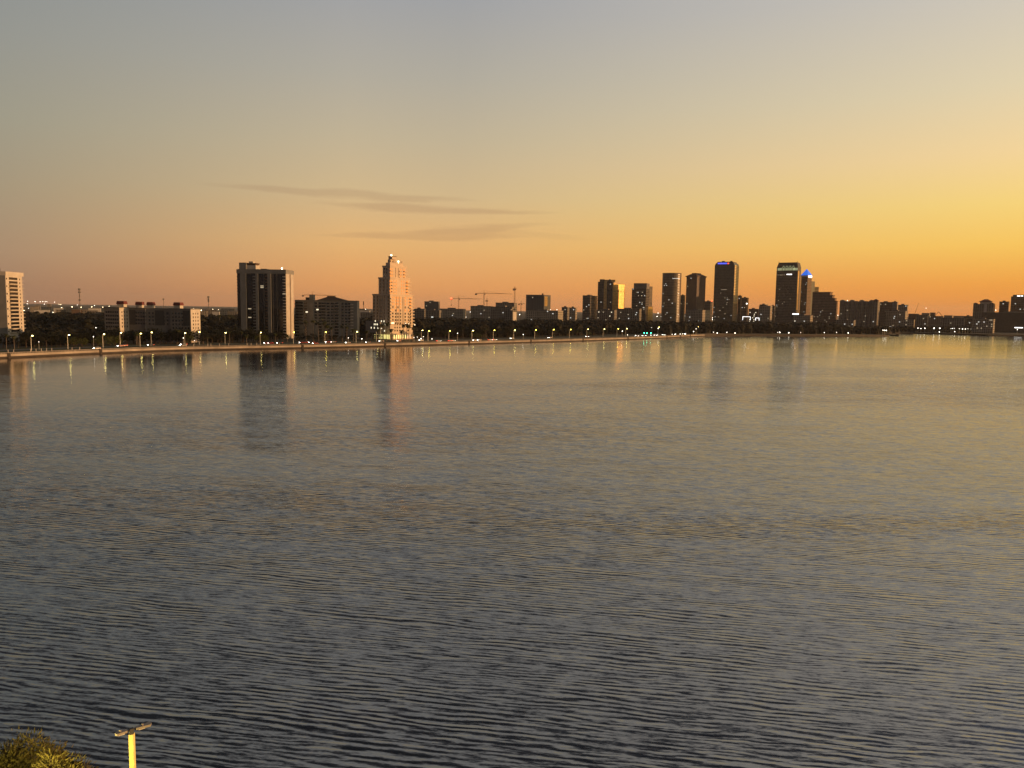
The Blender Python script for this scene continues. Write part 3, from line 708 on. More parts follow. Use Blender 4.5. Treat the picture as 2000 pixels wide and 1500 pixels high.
# chamfered tower with blue sign
V = Bld('office_tower', 'tall green-grey glass tower with rounded shoulders and blue crown sign', 'building', 1431, 1900, 1393, 1439.5, rel=12)
x0 = V.X(1392.5); y1 = V.Y(1439.7); zt = V.Z(518); V.x0, V.y1, V.z1 = x0, y1, zt
V.box('wall', M['ggreen'], x0, 0, 0, y1, -.5, zt)
b = MB(); zc = V.Z(512)
b.prism([(x0, 0), (0, 0), (0, y1), (x0, y1)], zt + .003, zt + 6, taper=[(x0 + 3, 0.5), (-3, .5), (-2, y1 - 1), (x0 + 3, y1)])
b.build('shoulder', M['ggreen'], V.e)
b = MB(); b.box(x0 + 5, -5, 2, y1 - 3, zt + 6.003, zt + 9); b.box(x0 + 16, x0 + 22, 4, 12, zt + 9.003, zt + 11); b.box(-12, -8, 4, 12, zt + 9.003, zt + 11); b.build('roof_plant', M['dark'], V.e)
V.pane('sun_side', M['gband'], 'R', y1 / 2, V.Z(593), y1 * .92, zt - V.Z(593) + 1, .3, .01)
for k, u in enumerate((1399.5, 1402.5, 1405.5, 1408.5, 1411.5, 1414.5)): V.pane('sign_letter', M['bluesign'], 'L', V.X(u), V.Z(515.5), 3.2, 3.4, .5, -.3)
V.pane('sign_letter', M['redsign'], 'L', V.X(1418.5), V.Z(515.5), 3.4, 3.0, .5, -.3)
V.lit(20, zlo=6, zhi=zt * .55, mats=('winlit', 'winlit2', 'winlit'), w=1.8, h=1.1)
V.pane('lit_window', M['winlit'], 'L', V.X(1412), V.Z(566), 14, .7, .08, -.01)
block('office_block', 'brown block against the right side of the blue-signed tower', 1440, 1446, 1448, 578, 1950, 'gbrown', 1)
bb = block('office_block', 'brown stepped block with a white corner light', 1447, 1458, 1461, 582, 1900, 'gbrown', 3)
b = MB(); b.ball((0, -1, bb.Z(593)), 1.4); b.build('corner_light', M['farlamp'], bb.e)
block('low_building', 'small hotel with columns of white lights', 1462, 1480, 1482, 604, 1700, 'gbrown', 10, rel=12, mats=('winbright',))
block('office_block', 'tan boxy block left of the dark gabled tower', 1482, 1504, 1508, 598, 1600, 'gpale', 3)
block('office_block', 'dark plant-topped block behind the tan boxy block', 1483, 1494, 1499, 595.5, 1660, 'gdark', 0)
block('office_block', 'dark slab touching the left of the gabled tower', 1505, 1512, 1514, 597.5, 1750, 'gdark', 1)
# gabled tower
Y_ = Bld('office_tower', 'tallest dark tower with gabled steep roof and pale lit arched crown', 'building', 1554, 1900, 1512.5, 1560.5, rel=13)
x0 = Y_.X(1512.8); y1 = Y_.Y(1560.5); zt = Y_.Z(528.5); Y_.x0, Y_.y1, Y_.z1 = x0, y1, zt
Y_.box('wall', M['gdark'], x0, 0, 0, y1, -.5, zt)
Y_.box('crown', M['dark'], x0 + .3, -.3, .3, y1 - .3, zt + .003, Y_.Z(522))
b = MB(); zc = Y_.Z(522); zr = Y_.Z(512); b.prism([(x0, 0), (0, 0), (0, y1), (x0, y1)], zc + .003, zr, taper=[(x0 + 4, 3), (-3, 3), (-3, y1 - 3), (x0 + 4, y1 - 3)])
for (x, y) in ((x0 + 4, 3), (-3, 3)): b.bar((x, y, zr), (x, y, zr + 2.5), .6)
b.build('roof', M['dark'], Y_.e)
for i in range(5): 
    for (ua) in (1515.5, 1546.5): Y_.pane('crown_window', M['crown'], 'L', Y_.X(ua + i * 1.6), Y_.Z(527.8), 1.4, 6.0, .4, .28)
for i in range(4):
    uc = 1526.2 + i * 6.3; xa = Y_.X(uc)
    b = MB(); z0 = Y_.Z(527.8); z1 = Y_.Z(518.5); w = 3.0
    for sgn in (-1, 1):
        b.bar((xa + sgn * w, -.6, z0), (xa + sgn * w, -.6, z0 + 6), .55); b.bar((xa + sgn * w, -.6, z0 + 6), (xa, -.6, z1), .5)
    b.box(xa - 1.3, xa + 1.3, -.2, .25, z0, z0 + 5.5)
    b.build('arched_gable', M['crown'], Y_.e)
for k in range(5): Y_.pane('sign_letter', M['sign'], 'L', Y_.X(1533.6 + k * 2.1), Y_.Z(536.5), 2.1, 2.2, .3, -.01)
Y_.pane('sun_edge', M['sungold'], 'R', y1 * .25, Y_.Z(605), y1 * .28, zt - Y_.Z(605), .3, .01)  # strip of sunlight given by facade colour
for u in (1516, 1520, 1524, 1528): Y_.pane('lit_window', M['winlit'], 'L', Y_.X(u), Y_.Z(537), 1.8, 1.0, .08, -.01)
Y_.lit(9, zlo=20, w=1.6, h=1.1)
# blue pyramid tower
X_ = Bld('office_tower', 'brown tower crowned by a glowing blue pyramid roof', 'building', 1574, 1980, 1560.5, 1588, rel=24)
x0 = X_.X(1561); y1 = X_.Y(1582); zt = X_.Z(541); X_.x0, X_.y1, X_.z1 = x0, y1, zt
X_.box('wall', M['gbrown'], x0, 0, 0, y1, -.5, zt)
X_.box('east_wing', M['ggreen'], -6, -.01, y1 + .01, X_.Y(1588.5), -.5, X_.Z(548.5))
X_.box('white_band', M['white'], x0 - .2, .4, -.4, y1, zt + .003, X_.Z(537.5))
zc = X_.Z(537.5); mx, my = x0 / 2, y1 / 2
b = MB(); b.prism([(x0 - 1, -1), (1, -1), (1, y1 + 1), (x0 - 1, y1 + 1)], zc + .003, X_.Z(524.5), taper=[(mx - .2, my - .2), (mx + .2, my - .2), (mx + .2, my + .2), (mx - .2, my + .2)]); b.build('pyramid_roof', M['bluelit'], X_.e)
X_.pane('white_panel', M['sign'], 'R', y1 * .55, zt - 1, y1 * .8, 5, .3, .41)
X_.lit(8, w=1.6, h=1.1); X_.pane('sun_edge', M['sungold'], 'L', x0 + 1.2, X_.Z(605), 2.2, zt - X_.Z(605), .3, -.01)
bb = block('office_block', 'golden banded block peeking above the stepped tower', 1585, 1586, 1596.5, 561, 2020, 'gband', 0, rel=70, roofplant=False)
# terraced building
TT = Bld('office_building', 'dark terraced building stepping down to the right', 'building', 1633, 1850, 1585, 1634, rel=12)
steps = [(1585, 1619, 571, 1), (1619, 1624, 577, .85), (1624, 1629, 583, .7), (1629, 1633, 588.5, .5)]
for i, (ua, ub, v, dd) in enumerate(steps):
    xa, xb = TT.X(ua), TT.X(ub)
    TT.box('terrace', M['gbrown'], xa, xb - .003 if i < 3 else 0, 0, 26 * dd, -.5, TT.Z(v))
    TT.box('terrace_edge', M['brown'], xa - .2, xb + 1.5, -1.2, 26 * dd, TT.Z(v) + .003, TT.Z(v) + 1.0)
TT.x0, TT.y1, TT.z1 = TT.X(1585), 13, TT.Z(590); TT.lit(12, w=1.8, h=1.2)
for k in range(11): TT.pane('balcony', M['brown'], 'R', 6, TT.Z(590) - k * 4, 8, .6, 1.4, .003)
block('low_building', 'pale banded low building with a white rooftop light strip', 1550, 1583, 1588, 616.5, 1500, 'gpale', 6, rel=12)
bb = block('low_building', 'small pale block carrying a long white light sign', 1548, 1560, 1563, 613.5, 1520, 'gres', 0, rel=12)
bb.pane('light_sign', M['sign'], 'L', bb.x0 / 2, bb.z1 - 1, abs(bb.x0), 2.2, .3, -.35)
block('low_building', 'green-tinted banded low building below the scalloped condominium', 1632, 1668, 1672, 626, 1450, 'gres', 4, rel=12)
# scalloped condominium block
def condo(label, uL, uR, v, D, n, mat, arched):
    B = Bld('condominium_block', label, 'building', uR, D, uL, uR + .01, rel=8)
    x0 = B.X(uL); z1 = B.Z(v); B.x0, B.y1, B.z1 = x0, 18, z1
    B.box('wall', M[mat], x0, 0, 0, 18, -.5, z1)
    w = -x0 / n
    for i in range(n):
        cx = x0 + w * (i + .5)
        b = MB(); k = 8; b.prism([(cx - w * .32 * math.cos(math.pi * j / k), -2.2 * math.sin(math.pi * j / k) - .003) for j in range(k + 1)], -.5, z1 + (1.5 if i % 2 else 0)); b.build('bay', M[mat], B.e)
        if arched and i % 2 == 0:
            b = MB(); pr = [(cx - w * .6, z1 + .003), (cx - w * .35, z1 + 3), (cx, z1 + 4.2), (cx + w * .35, z1 + 3), (cx + w * .6, z1 + .003)]
            nn = len(b.v); b.v += [(p[0], -1, p[1]) for p in pr] + [(p[0], 14, p[1]) for p in pr]; q = len(pr)
            b.f.append(tuple(range(nn, nn + q))); b.f += [(nn + j, nn + q + j, nn + q + j + 1, nn + j + 1) for j in range(q - 1)]; b.build('arched_roof', M['midgrey'], B.e)
    B.box('roof', M['roof'], x0, 0, 0, 18, z1 + .003, z1 + .5)
    B.lit(7, mats=('winlit2', 'winlit'), w=2, h=1.5, base=-2.2); return B
condo('long scalloped condominium block with arched roof bays', 1639, 1715, 589.5, 1650, 8, 'gres', True)
bb = block('condominium_block', 'slim pavilion-roofed end tower of the scalloped condominium', 1703, 1713, 1715.5, 588, 1640, 'gres', 1, roofplant=False)
b = MB(); z = bb.z1 + 1; x0 = bb.x0; b.prism([(x0 - 1, -1), (1, -1), (1, bb.y1 + 1), (x0 - 1, bb.y1 + 1)], z, z + 3.2, taper=[(x0 / 2 - 1, 4), (x0 / 2 + 1, 4), (x0 / 2 + 1, 5), (x0 / 2 - 1, 5)]); b.build('pavilion_roof', M['redroof'], bb.e)
block('condominium_block', 'brown flat block right of the scalloped condominium', 1716, 1741, 1744, 590.5, 1780, 'gbrown', 3, rel=12)
block('condominium_block', 'tan block with a rounded top behind the pale podium', 1741, 1751, 1753, 590, 1760, 'gpale', 2)
block('condominium_block', 'pale block with open roof frame at the end of the row', 1753, 1771, 1773, 596, 1740, 'gpale', 4, rel=12)
block('low_building', 'cream podium building with orange lit openings', 1729, 1768, 1773, 608, 1650, 'gpale', 6, rel=12)
# right group
pg = Bld('condominium_block', 'symmetrical tower with a pagoda-like pyramid roof and side turrets', 'building', 1939, 1650, 1900, 1941, rel=8)
x0 = pg.X(1900.5); pg.x0, pg.y1, pg.z1 = x0, 20, pg.Z(594)
pg.box('wall', M['gres'], x0, 0, 0, 20, -.5, pg.z1)
for (ua, ub) in ((1899.5, 1907), (1931, 1939.5)):
    xa, xb = pg.X(ua), pg.X(ub); pg.box('side_turret', M['gres'], xa, xb, -1, 8, -.5, pg.z1 + 1)
    b = MB(); b.prism([(xa - 1, -2), (xb + 1, -2), (xb + 1, 9), (xa - 1, 9)], pg.z1 + 1.003, pg.z1 + 3, taper=[((xa + xb) / 2 - .3, 3), ((xa + xb) / 2 + .3, 3), ((xa + xb) / 2 + .3, 4), ((xa + xb) / 2 - .3, 4)]); b.build('turret_roof', M['redroof'], pg.e)
xa, xb = pg.X(1912), pg.X(1933); pg.box('lantern', M['pale'], xa, xb, 1, 15, pg.z1 + .003, pg.Z(589.5))
b = MB(); b.prism([(xa - 2.5, -1.5), (xb + 2.5, -1.5), (xb + 2.5, 17), (xa - 2.5, 17)], pg.Z(589.5) + .003, pg.Z(584.3), taper=[((xa + xb) / 2 - 3, 7), ((xa + xb) / 2 + 3, 7), ((xa + xb) / 2 + 3, 9), ((xa + xb) / 2 - 3, 9)]); b.build('pyramid_roof', M['redroof'], pg.e)
xm = pg.X(1923.5); pg.box('centre_pier', M['pale'], xm - 2.5, xm + 2.5, -.6, -.003, 2, pg.z1)
pg.lit(6)
block('office_block', 'plain brown square block right of the pagoda-roofed tower', 1950, 1968, 1970, 589.5, 1700, 'gbrown', 1, rel=12)
bb = block('office_block', 'brown block with rooftop floodlights at the right edge', 1972, 2030, 2034, 579.5, 1640, 'gbrown', 6, rel=10)
bb.box('roof_storey', M['dark'], bb.X(1975), -1, 1, 18, bb.z1 + .8, bb.Z(575.5))
for u in (1985, 1988, 1993, 1999): bb.pane('roof_floodlight', M['neon'], 'L', bb.X(u), bb.Z(579), 3, 2, .4, .5)
block('hangar', 'long dark waterfront hall with a white light strip at the far right', 1917, 2060, 2064, 612, 1500, 'dark', 0, rel=8).pane('light_strip', M['sign'], 'L', -58, 9.5, 14, 1.6, .3, -.01)
block('low_building', 'yellowish low terminal building with lit fronts', 1899, 1941, 1944, 624, 1450, 'gpale', 10, rel=10, mats=('winlit', 'winlit2'))
block('office_block', 'dark low block left of the pagoda-roofed tower', 1882, 1899, 1901, 618, 1700, 'gdark', 1, rel=10)
for (ua, ub, v, D, mt, lb) in ((1774, 1794, 613.5, 1900, 'gbrown', 'red-brown hall with a white light by the slanted crane'), (1790, 1812, 615.5, 1700, 'gres', 'grey-tan warehouse beyond the harbour channel'), (1800, 1815, 612, 2000, 'gpale', 'pale twin-roof shed beyond the channel'), (1814, 1842, 618, 1800, 'gres', 'wide flat warehouse under the steel arch'), (1816, 1826, 611, 2100, 'gbrown', 'dark humped shed on the harbour skyline'),
        (1844, 1860, 616.5, 2000, 'gpale', 'arched-roof hall left of the terminal'), (1862, 1882, 617.5, 2050, 'gpale', 'second arched-roof hall left of the terminal'), (1760, 1786, 625, 1500, 'gpale', 'yellow-lit low quay shed'), (1842, 1884, 622, 1550, 'gres', 'long dim shed with a white light line'), (1690, 1702, 640, 1400, 'gpale', 'small pale kiosk near the point')):
    block('warehouse', lb, ua, ub, ub + 1.5, v, D, mt, 2, rel=10, roofplant=False)
# left distance
lefts = [(58, 74, 599, 2300, 'gpale'), (68, 78, 597, 2500, 'gres'), (80, 100, 600.5, 2100, 'gpale'), (92, 99, 594, 2700, 'gres'), (104, 122, 602, 1900, 'paleroof'), (66, 96, 606, 1450, 'paleroof'), (108, 130, 605.5, 1500, 'gres'), (128, 152, 601, 2000, 'gpale'), (139, 168, 605, 1500, 'brown'), (160, 190, 607, 1400, 'gres'), (172, 196, 602.5, 1800, 'paleroof'), (182, 203, 610, 1250, 'gres'), (196, 215, 601, 2200, 'gpale'),
         (390, 404, 608, 1500, 'gpale'), (400, 424, 605.5, 1700, 'gres'), (414, 428, 609, 1450, 'paleroof'), (424, 446, 606.5, 1650, 'gpale'), (444, 463, 609, 1500, 'gres'), (432, 458, 603.5, 2100, 'gpale'), (703, 722, 606, 1700, 'paleroof'), (700, 712, 603.5, 2300, 'gpale'), (704, 728, 611, 1350, 'gres')]
for (ua, ub, v, D, mt) in lefts:
    B = block('warehouse', None, ua, ub, ub + 1, v, D, mt, 0, rel=8 + rnd.random() * 8, roofplant=False)
    later(B.e, {'gpale': 'pale distant warehouse roof', 'gres': 'dull grey distant shed', 'paleroof': 'bright flat-roofed distant shed', 'brown': 'reddish pitched-roof distant hall'}[mt], ua)

# ------------------------------------------------------------------ neon arches
def neon(u0, u1, v0, v1, D, label):
    c0 = at((u0 + u1) / 2, D); e = tag(empty('light_arch', (c0.x, c0.y, GZ), -math.atan2(c0.x, c0.y)), label, 'light arch'); w = (u1 - u0) * D / F / 2; z1 = zat(u0, v0, D) - GZ; z0 = zat(u0, v1, D) - GZ
    for s in (-1, 1):
        b = MB(); b.bar((s * w, 0, z0), (s * w, 0, z1), .45); b.build('upright', M['neon'], e)
        b = MB(); b.bar((s * w, 0, 0), (s * w, 0, z0 - .01), .5); b.build('post', M['steel'], e)
    b = MB(); b.bar((-w - .45, 0, z1 + .46), (w + .45, 0, z1 + .46), .45); b.build('crossbar', M['neon'], e)
neon(1451.5, 1465.5, 619, 625, 1400, 'wide white neon arch glowing above the trees left of the gabled tower')
neon(1476.5, 1483, 621.5, 626, 1400, 'small white neon arch right of the wide neon arch')

# ------------------------------------------------------------------ cranes, masts
def crane(u, D, vtop, vjib, uj0, uj1, label, col='crane', light=False, jibdy=0.0, w=1.0):
    c0 = at(u, D); e = tag(empty('tower_crane', (c0.x, c0.y, GZ), -math.atan2(c0.x, c0.y)), label, 'crane')
    zj = zat(u, vjib, D) - GZ; zt = zat(u, vtop, D) - GZ; k = D / F
    b = MB(); s = .8 * w
    for (x, y) in ((-s, -s), (s, -s), (s, s), (-s, s)): b.bar((x, y, 0), (x, y, zj), .32 * w)
    z = 0; i = 0
    while z < zj - 2:
        b.bar((-s, -s, z), (s, -s, z + 2.4), .16 * w); b.bar((s, -s, z), (s, s, z + 2.4), .16 * w); z += 2.4
    b.build('mast', M[col], e)
    b = MB(); b.bar((0, 0, zj), (0, 0, zt), .6 * w, .2); b.build('tower_top', M[col], e)
    def arm(nm, ue):
        L_ = (ue - u) * k; b = MB(); sg = 1 if L_ > 0 else -1; n = max(2, int(abs(L_) / 3))
        dy = jibdy * abs(L_)
        P0 = Vector((0, 0, zj)); P1 = Vector((L_, dy, zj + .2))
        up = Vector((0, 0, 1.5 * w))
        b.bar(P0, P1, .28 * w); b.bar(P0 + up, P1, .24 * w)
        for i in range(n):
            b.bar(P0.lerp(P1, i / n), (P0 + up).lerp(P1, (i + .5) / n), .14 * w); b.bar((P0 + up).lerp(P1, (i + .5) / n), P0.lerp(P1, (i + 1) / n), .14 * w)
        b.build(nm, M[col], e)
        b = MB(); b.bar((0, 0, zt), tuple(P0.lerp(P1, .62) + up * .4), .1 * w); b.build('tie_rod', M[col], e)
        return P1
    p1 = arm('jib', uj1); p0 = arm('counter_jib', uj0)
    b = MB(); b.box(p0.x, p0.x + 4 * w * (1 if p0.x < 0 else -1), p0.y - 1, p0.y + 1, zj - 2.6 * w, zj - .3); b.build('counterweight', M['steel'], e)
    b = MB(); b.box(.9, 2.9, -1.6, .4, zj - 2.8, zj - .4); b.build('cab', M['steel'], e)
    if light:
        b = MB(); b.ball((p0.x + 2, p0.y - 2, zj + .5), 2.0); b.build('beacon', M['red'], e)
        b = MB(); b.bar((p0.x + 2.5, p0.y, zj), (p0.x + 2.5, p0.y, zj - 14), .2); b.box(p0.x + 1.6, p0.x + 3.4, p0.y - .8, p0.y + .8, zj - 17, zj - 14); b.build('hoist_block', M[col], e)
    return e
crane(895.7, 1850, 577, 583.5, 879.5, 942, 'tower crane with a red light on its counter-jib', light=True, w=1.1)
crane(945, 1750, 567, 573.5, 927.5, 1000, 'tower crane with the longest horizontal jib', w=1.25)
crane(1004.8, 1740, 559.5, 564, 1001, 1009, 'tallest tower crane seen end-on above the half-built block', jibdy=4, w=1.3)
crane(951, 2100, 581, 587, 948, 954, 'faint distant crane mast right of the longest-jib crane', jibdy=5)
crane(1017.5, 1900, 588, 593.5, 1012, 1026, 'small crane left of the curved hotel')
crane(610, 1700, 569.5, 576.8, 590.5, 656, 'crane whose jib shows above the grey mid-rise', w=1.2)
# slanted luffing boom and steel arch in the harbour
c0 = at(1781, 1900); e = tag(empty('harbour_crane', (c0.x, c0.y, GZ), -math.atan2(c0.x, c0.y)), 'slanted luffing crane boom standing alone over the harbour', 'crane')
b = MB(); b.bar((0, 0, 12), ((1791.5 - 1781) * 1900 / F, 0, zat(1791, 591, 1900) - GZ), .7, .3); b.build('boom', M['crane'], e)
b = MB(); b.box(-4, 4, -3, 3, 0, 12); b.build('crane_base', M['dark'], e)
c0 = at(1833, 1900); e = tag(empty('steel_arch', (c0.x, c0.y, GZ), -math.atan2(c0.x, c0.y)), 'thin inverted-V steel frame on the harbour skyline', 'steel frame')
z0 = zat(1833, 618, 1900) - GZ; z1 = zat(1833, 609, 1900) - GZ
for s in (-1, 1): b = MB(); b.bar((s * 9, 0, 0), (s * 9, 0, z0), .6); b.bar((s * 9, 0, z0), (0, 0, z1), .6); b.build('frame_leg', M['dark'], e)
def mast(u, D, v, label, heads, w=.7):
    c0 = at(u, D); e = tag(empty('radio_mast', (c0.x, c0.y, GZ)), label, 'mast'); z1 = zat(u, v, D) - GZ
    b = MB(); b.bar((0, 0, 0), (0, 0, z1), w, w * .6, 6); b.build('pole', M['steel'], e)
    for (dz, r, h) in heads:
        b = MB(); n = 6; b.prism([(r * math.cos(i * math.pi / 3), r * math.sin(i * math.pi / 3)) for i in range(n)], z1 - dz - h, z1 - dz); b.build('antenna_array', M['steel'], e)
mast(156, 1300, 563.5, 'tall monopole mast with three antenna rings on the left skyline', [(0, 2.2, 3.2), (5, 2.4, 2.6), (18, 2.2, 2.4), (10, 1.0, 4)], .8)
mast(319.5, 1900, 583, 'short mast with antenna head right of the red roof boxes', [(0, 2, 4)], .7)
mast(407.5, 1800, 578.5, 'mast with a stacked antenna head left of the dark slab tower', [(0, 2.6, 4), (5, 2.0, 9)], .8)
mast(710, 2000, 588.5, 'slender mast between the grey mid-rise and the stepped tower', [(0, 1.2, 10)], .8)

# ------------------------------------------------------------------ street lamps
b = MB(); b.bar((0, 0, 0), (0, 0, 9.4), .22, .14, 6); lp = b.mesh('pole'); lp.materials.append(M['pole'])
b = MB(); b.bar((0, 0, 9.3), (0, -1.6, 9.9), .09, .08, 5); la = b.mesh('arm'); la.materials.append(M['pole'])
heads = {}
for nm, r in (('lampwhite', .48), ('lampyellow', .48)):
    b = MB(); b.ball((0, -1.9, 9.8), r, 10, 6, .62); m = b.mesh('lamp_head'); m.materials.append(M[nm]); heads[nm] = m
def boulevard_lamp(u, off, kind, head=1.0):
    r = along(u, off); p = r[0]
    e = empty('street_lamp', (p.x, p.y, GZ), r[1])
    tag(e, None, 'street lamp', 'street lamps along the boulevard'); later(e, 'lit boulevard street lamp', u)
    inst('pole', lp, e); inst('arm', la, e); inst('lamp_head', heads[kind], e)
for u in (57, 129, 198, 271, 359, 438, 507, 572, 634, 695, 836, 877, 922, 964, 1004, 1045, 1080, 1113, 1147, 1179, 1206, 1223):
    boulevard_lamp(u, 27, 'lampwhite' if rnd.random() < .55 else 'lampyellow')
for u in (232, 293, 387, 735, 823, 1286, 1330, 1363): boulevard_lamp(u, 47, 'lampwhite')

# distant lamps: pole down to the ground, glowing head
b = MB(); b.bar((0, 0, 0), (0, 0, 1), .5, .4, 5); dp = b.mesh('pole'); dp.materials.append(M['pole'])
dh = {}
for nm in ('farlamp', 'farwarm'):
    b = MB(); b.ball((0, 0, 0), 1, 8, 5); m = b.mesh('lamp_head'); m.materials.append(M[nm]); dh[nm] = m
def far_lamp(u, v, s=1.0, kind='farlamp', D=None, z=None):
    h = hv(u); dv = max(v - h, 1.0)
    D = D or (H - GZ - 8) * F / dv
    D = min(max(D, sD(u) + 30), 4200); z = max(zat(u, v, D) - GZ, 1.2)
    c0 = at(u, D); r = s * .48 * D / F
    e = empty('area_light', (c0.x, c0.y, GZ)); tag(e, None, 'lamp', 'small distant lights'); later(e, 'small distant white light' if kind == 'farlamp' else 'small distant amber light', u)
    q = inst('pole', dp, e); q.scale = (max(.25, r * .3), max(.25, r * .3), z)
    inst('lamp_head', dh[kind], e, (0, 0, z), 0, (r, r, r))
def zl(ox, pts, k=6.25, oy=480, kind='farlamp'):
    for p in pts: far_lamp(ox + p[0] / k, oy + p[1] / k, p[2] if len(p) > 2 else 1.0, kind)
zl(0, [(338, 678), (428, 682, 1.3), (490, 682), (523, 682), (550, 684), (572, 684), (664, 687), (332, 708), (540, 712), (345, 762), (465, 822), (795, 820, 1.3), (620, 748, 1.3), (943, 724), (1152, 730, 1.2), (635, 812, 1.2)])
zl(0, [(472, 775, 1.6), (750, 757, 1.9), (878, 746, 1.9), (988, 750, 1.6), (1118, 746, 1.6), (1253, 750, 1.6), (1340, 752, 1.8), (1332, 738, 1.2), (288, 790, 1.7), (720, 714), (742, 716, 1.2), (648, 812)], kind='farwarm')
zl(0, [(1125, 1110, 1.5), (1160, 1000, 1.5), (452, 1172), (1112, 975, .8), (550, 1036, .8), (200, 992, .8), (1583, 915, 1.2), (1838, 1055, 1.0)])
zl(300, [(212, 767), (445, 768, 1.2), (487, 768, 1.6), (580, 788, 1.9), (715, 795, 1.7), (722, 775, 1.2), (790, 780), (835, 787, 1.4), (858, 783, 1.4), (928, 780), (975, 780, 1.5), (957, 803, 1.6), (985, 775)], kind='farwarm')
zl(300, [(175, 972, 1.4), (548, 1137, 1.8), (352, 1125, 1.4), (640, 880), (488, 1158)])
zl(560, [(898, 800, 1.3), (940, 780), (968, 808), (993, 835), (935, 835), (912, 783), (962, 775), (1635, 842, 1.6), (1838, 773, 1.4), (1655, 776, .8), (1957, 828, 1.3)])
zl(560, [(916, 1136, 1.6), (1276, 1042, 1.4), (750, 1125, 1.2), (1555, 1120, 1), (1595, 1115, 1), (1640, 1135, 1.7), (1670, 1110, 1), (1775, 1137, 1)])
zl(820, [(10, 840, 1.4), (217, 773, 1.2), (332, 828, 1.5), (448, 800), (470, 822, 1.6), (415, 840), (345, 848, .8), (617, 808, 1.2), (642, 846, 1.4), (678, 848, 1.4), (863, 844, 1.2), (914, 840, 1.7), (1219, 840, 1.6), (1420, 774, 1.4), (1508, 780, 1.2), (1592, 780, 1.6), (1528, 850, 1.9), (1674, 782, 1.1), (1760, 780, 1.6), (1796, 858, 1.7), (1848, 805), (1848, 822), (1848, 842), (1850, 862), (565, 870, .8), (925, 905, .8), (463, 1067, 1.2), (1268, 1083, 1.4), (150, 1137, 1.3)])
zl(820, [(365, 793, 1.2), (385, 793, 1.2), (405, 793, 1.2), (1600, 800, 1.2), (1620, 802, 1.2)], kind='farlamp')
zl(1100, [(247, 866, 1.6), (285, 902, 1.3), (440, 822, 1.3), (635, 790, 1.4), (705, 797, 1.4), (748, 812, 1.3), (642, 812), (875, 866, 1.5), (905, 860, 1.5), (1158, 822, 1.2), (1148, 862, 1.4), (1200, 862, 1.4), (1342, 862, 1.3), (1443, 862, 1.4), (1494, 864, 1.6), (1722, 868, 1.5), (1772, 868, 1.5), (1826, 880, 1.3), (1866, 880, 1.3), (1826, 900, 1.3), (1866, 900, 1.3), (1910, 878, 1.3)])
zl(1100, [(525, 808, 1.8), (558, 806, 1.8), (590, 812, 1.3), (605, 788, 1.2), (480, 820, 1.1)], kind='farwarm')
zl(1100, [(1085, 997, 1.3), (1167, 1010, 1.7), (1440, 995, 1.7), (1325, 995, .9), (1385, 1000, .9), (1645, 995, 1.1), (1680, 997, .9), (1870, 995, 1.2), (1600, 1047, 1.9), (1630, 1015, 1.0), (795, 1088, 1.2), (728, 1042, 1.5), (1846, 1055, 1), (1890, 1080, 1.7), (1380, 1085, 1.5), (1438, 1078, 1.2), (1500, 1078, 1.9), (1340, 1083, 1.0), (1465, 1080, 1)])
zl(1380, [(255, 873, 1.4), (300, 878, 1.1), (160, 880, 1.2), (541, 788), (572, 788), (541, 805), (572, 805), (604, 812, 1.2), (556, 882, 1.2), (350, 885), (368, 885), (350, 903), (368, 903), (645, 914, 1.6), (898, 1003, 1.9), (904, 1057, 2.0), (1015, 1062, 1.9), (880, 1058, .9), (1145, 1003, 1.7), (1185, 1000, 1.3), (1222, 975, 1.4), (1298, 974, 1.7), (1390, 1003, 2.0), (1450, 1060, 1.4), (1600, 1056, 1.2), (1742, 1064, 1.9), (1710, 670, 1.0), (1250, 845, 1.3), (1272, 825, 1.2), (1602, 850, 1.3), (1388, 757, 1.3), (1775, 797, 1.4), (1955, 785, 1.2), (1800, 922, 1.3), (1706, 975, 1.2), (1785, 980, 1.1), (1958, 970, 1.7), (258, 1056, 1.3), (358, 1081, 1.8), (1160, 1060, .8)])
zl(1380, [(800, 885, 1.6), (820, 884, 1.3)], kind='farwarm')
zl(1680, [(220, 1005, 1.9), (280, 998, 1.2), (290, 1030, 1.4), (310, 1032, 1.6), (332, 1034, 1.8), (245, 895, 1.9), (358, 896, 1.8), (443, 888, 1.4), (540, 900, 1.6), (328, 920, 1.5), (325, 962, 1.4), (388, 962, 1.2), (458, 938, 1.6), (432, 968, 1.1), (513, 990, 1.8), (610, 893, 1.2), (740, 968, 1.5), (772, 972, 1.2), (795, 970, 1.3), (716, 1005, 1.4), (752, 1010, 1.4), (800, 1007, 1.6), (708, 970, 1), (868, 975, 1.3), (953, 968, 1.5), (1000, 943, 1.3), (1060, 943, 1.7), (1045, 980, 1.5), (913, 1007, 2.1), (983, 1008, 1.9), (968, 892, 1.3), (1098, 905, 1.0), (1115, 1010, 1.2), (1137, 1010, 1.2), (1160, 1010, 1.2), (1187, 1010, 1.2), (1222, 1013, 1.6), (1260, 1015, 1.7), (1296, 1016, 1.5), (1325, 1014, 1.2), (1362, 1015, 1.2), (1414, 1012, 1.5), (1436, 993, 1.5), (1390, 900, 1.4), (1437, 900, 1.4), (1168, 1048, 1.3), (1886, 1003, 1.8), (1610, 740, 1.3), (1610, 998, 1.1), (1932, 1025, 1.1), (150, 720, 1.2), (147, 868, 1.2), (147, 918, 1.2), (800, 762, .8), (1650, 785, 1.2), (375, 985, 1), (640, 855, 1.6), (980, 1050, 1.2), (980, 1070, 1.2)])
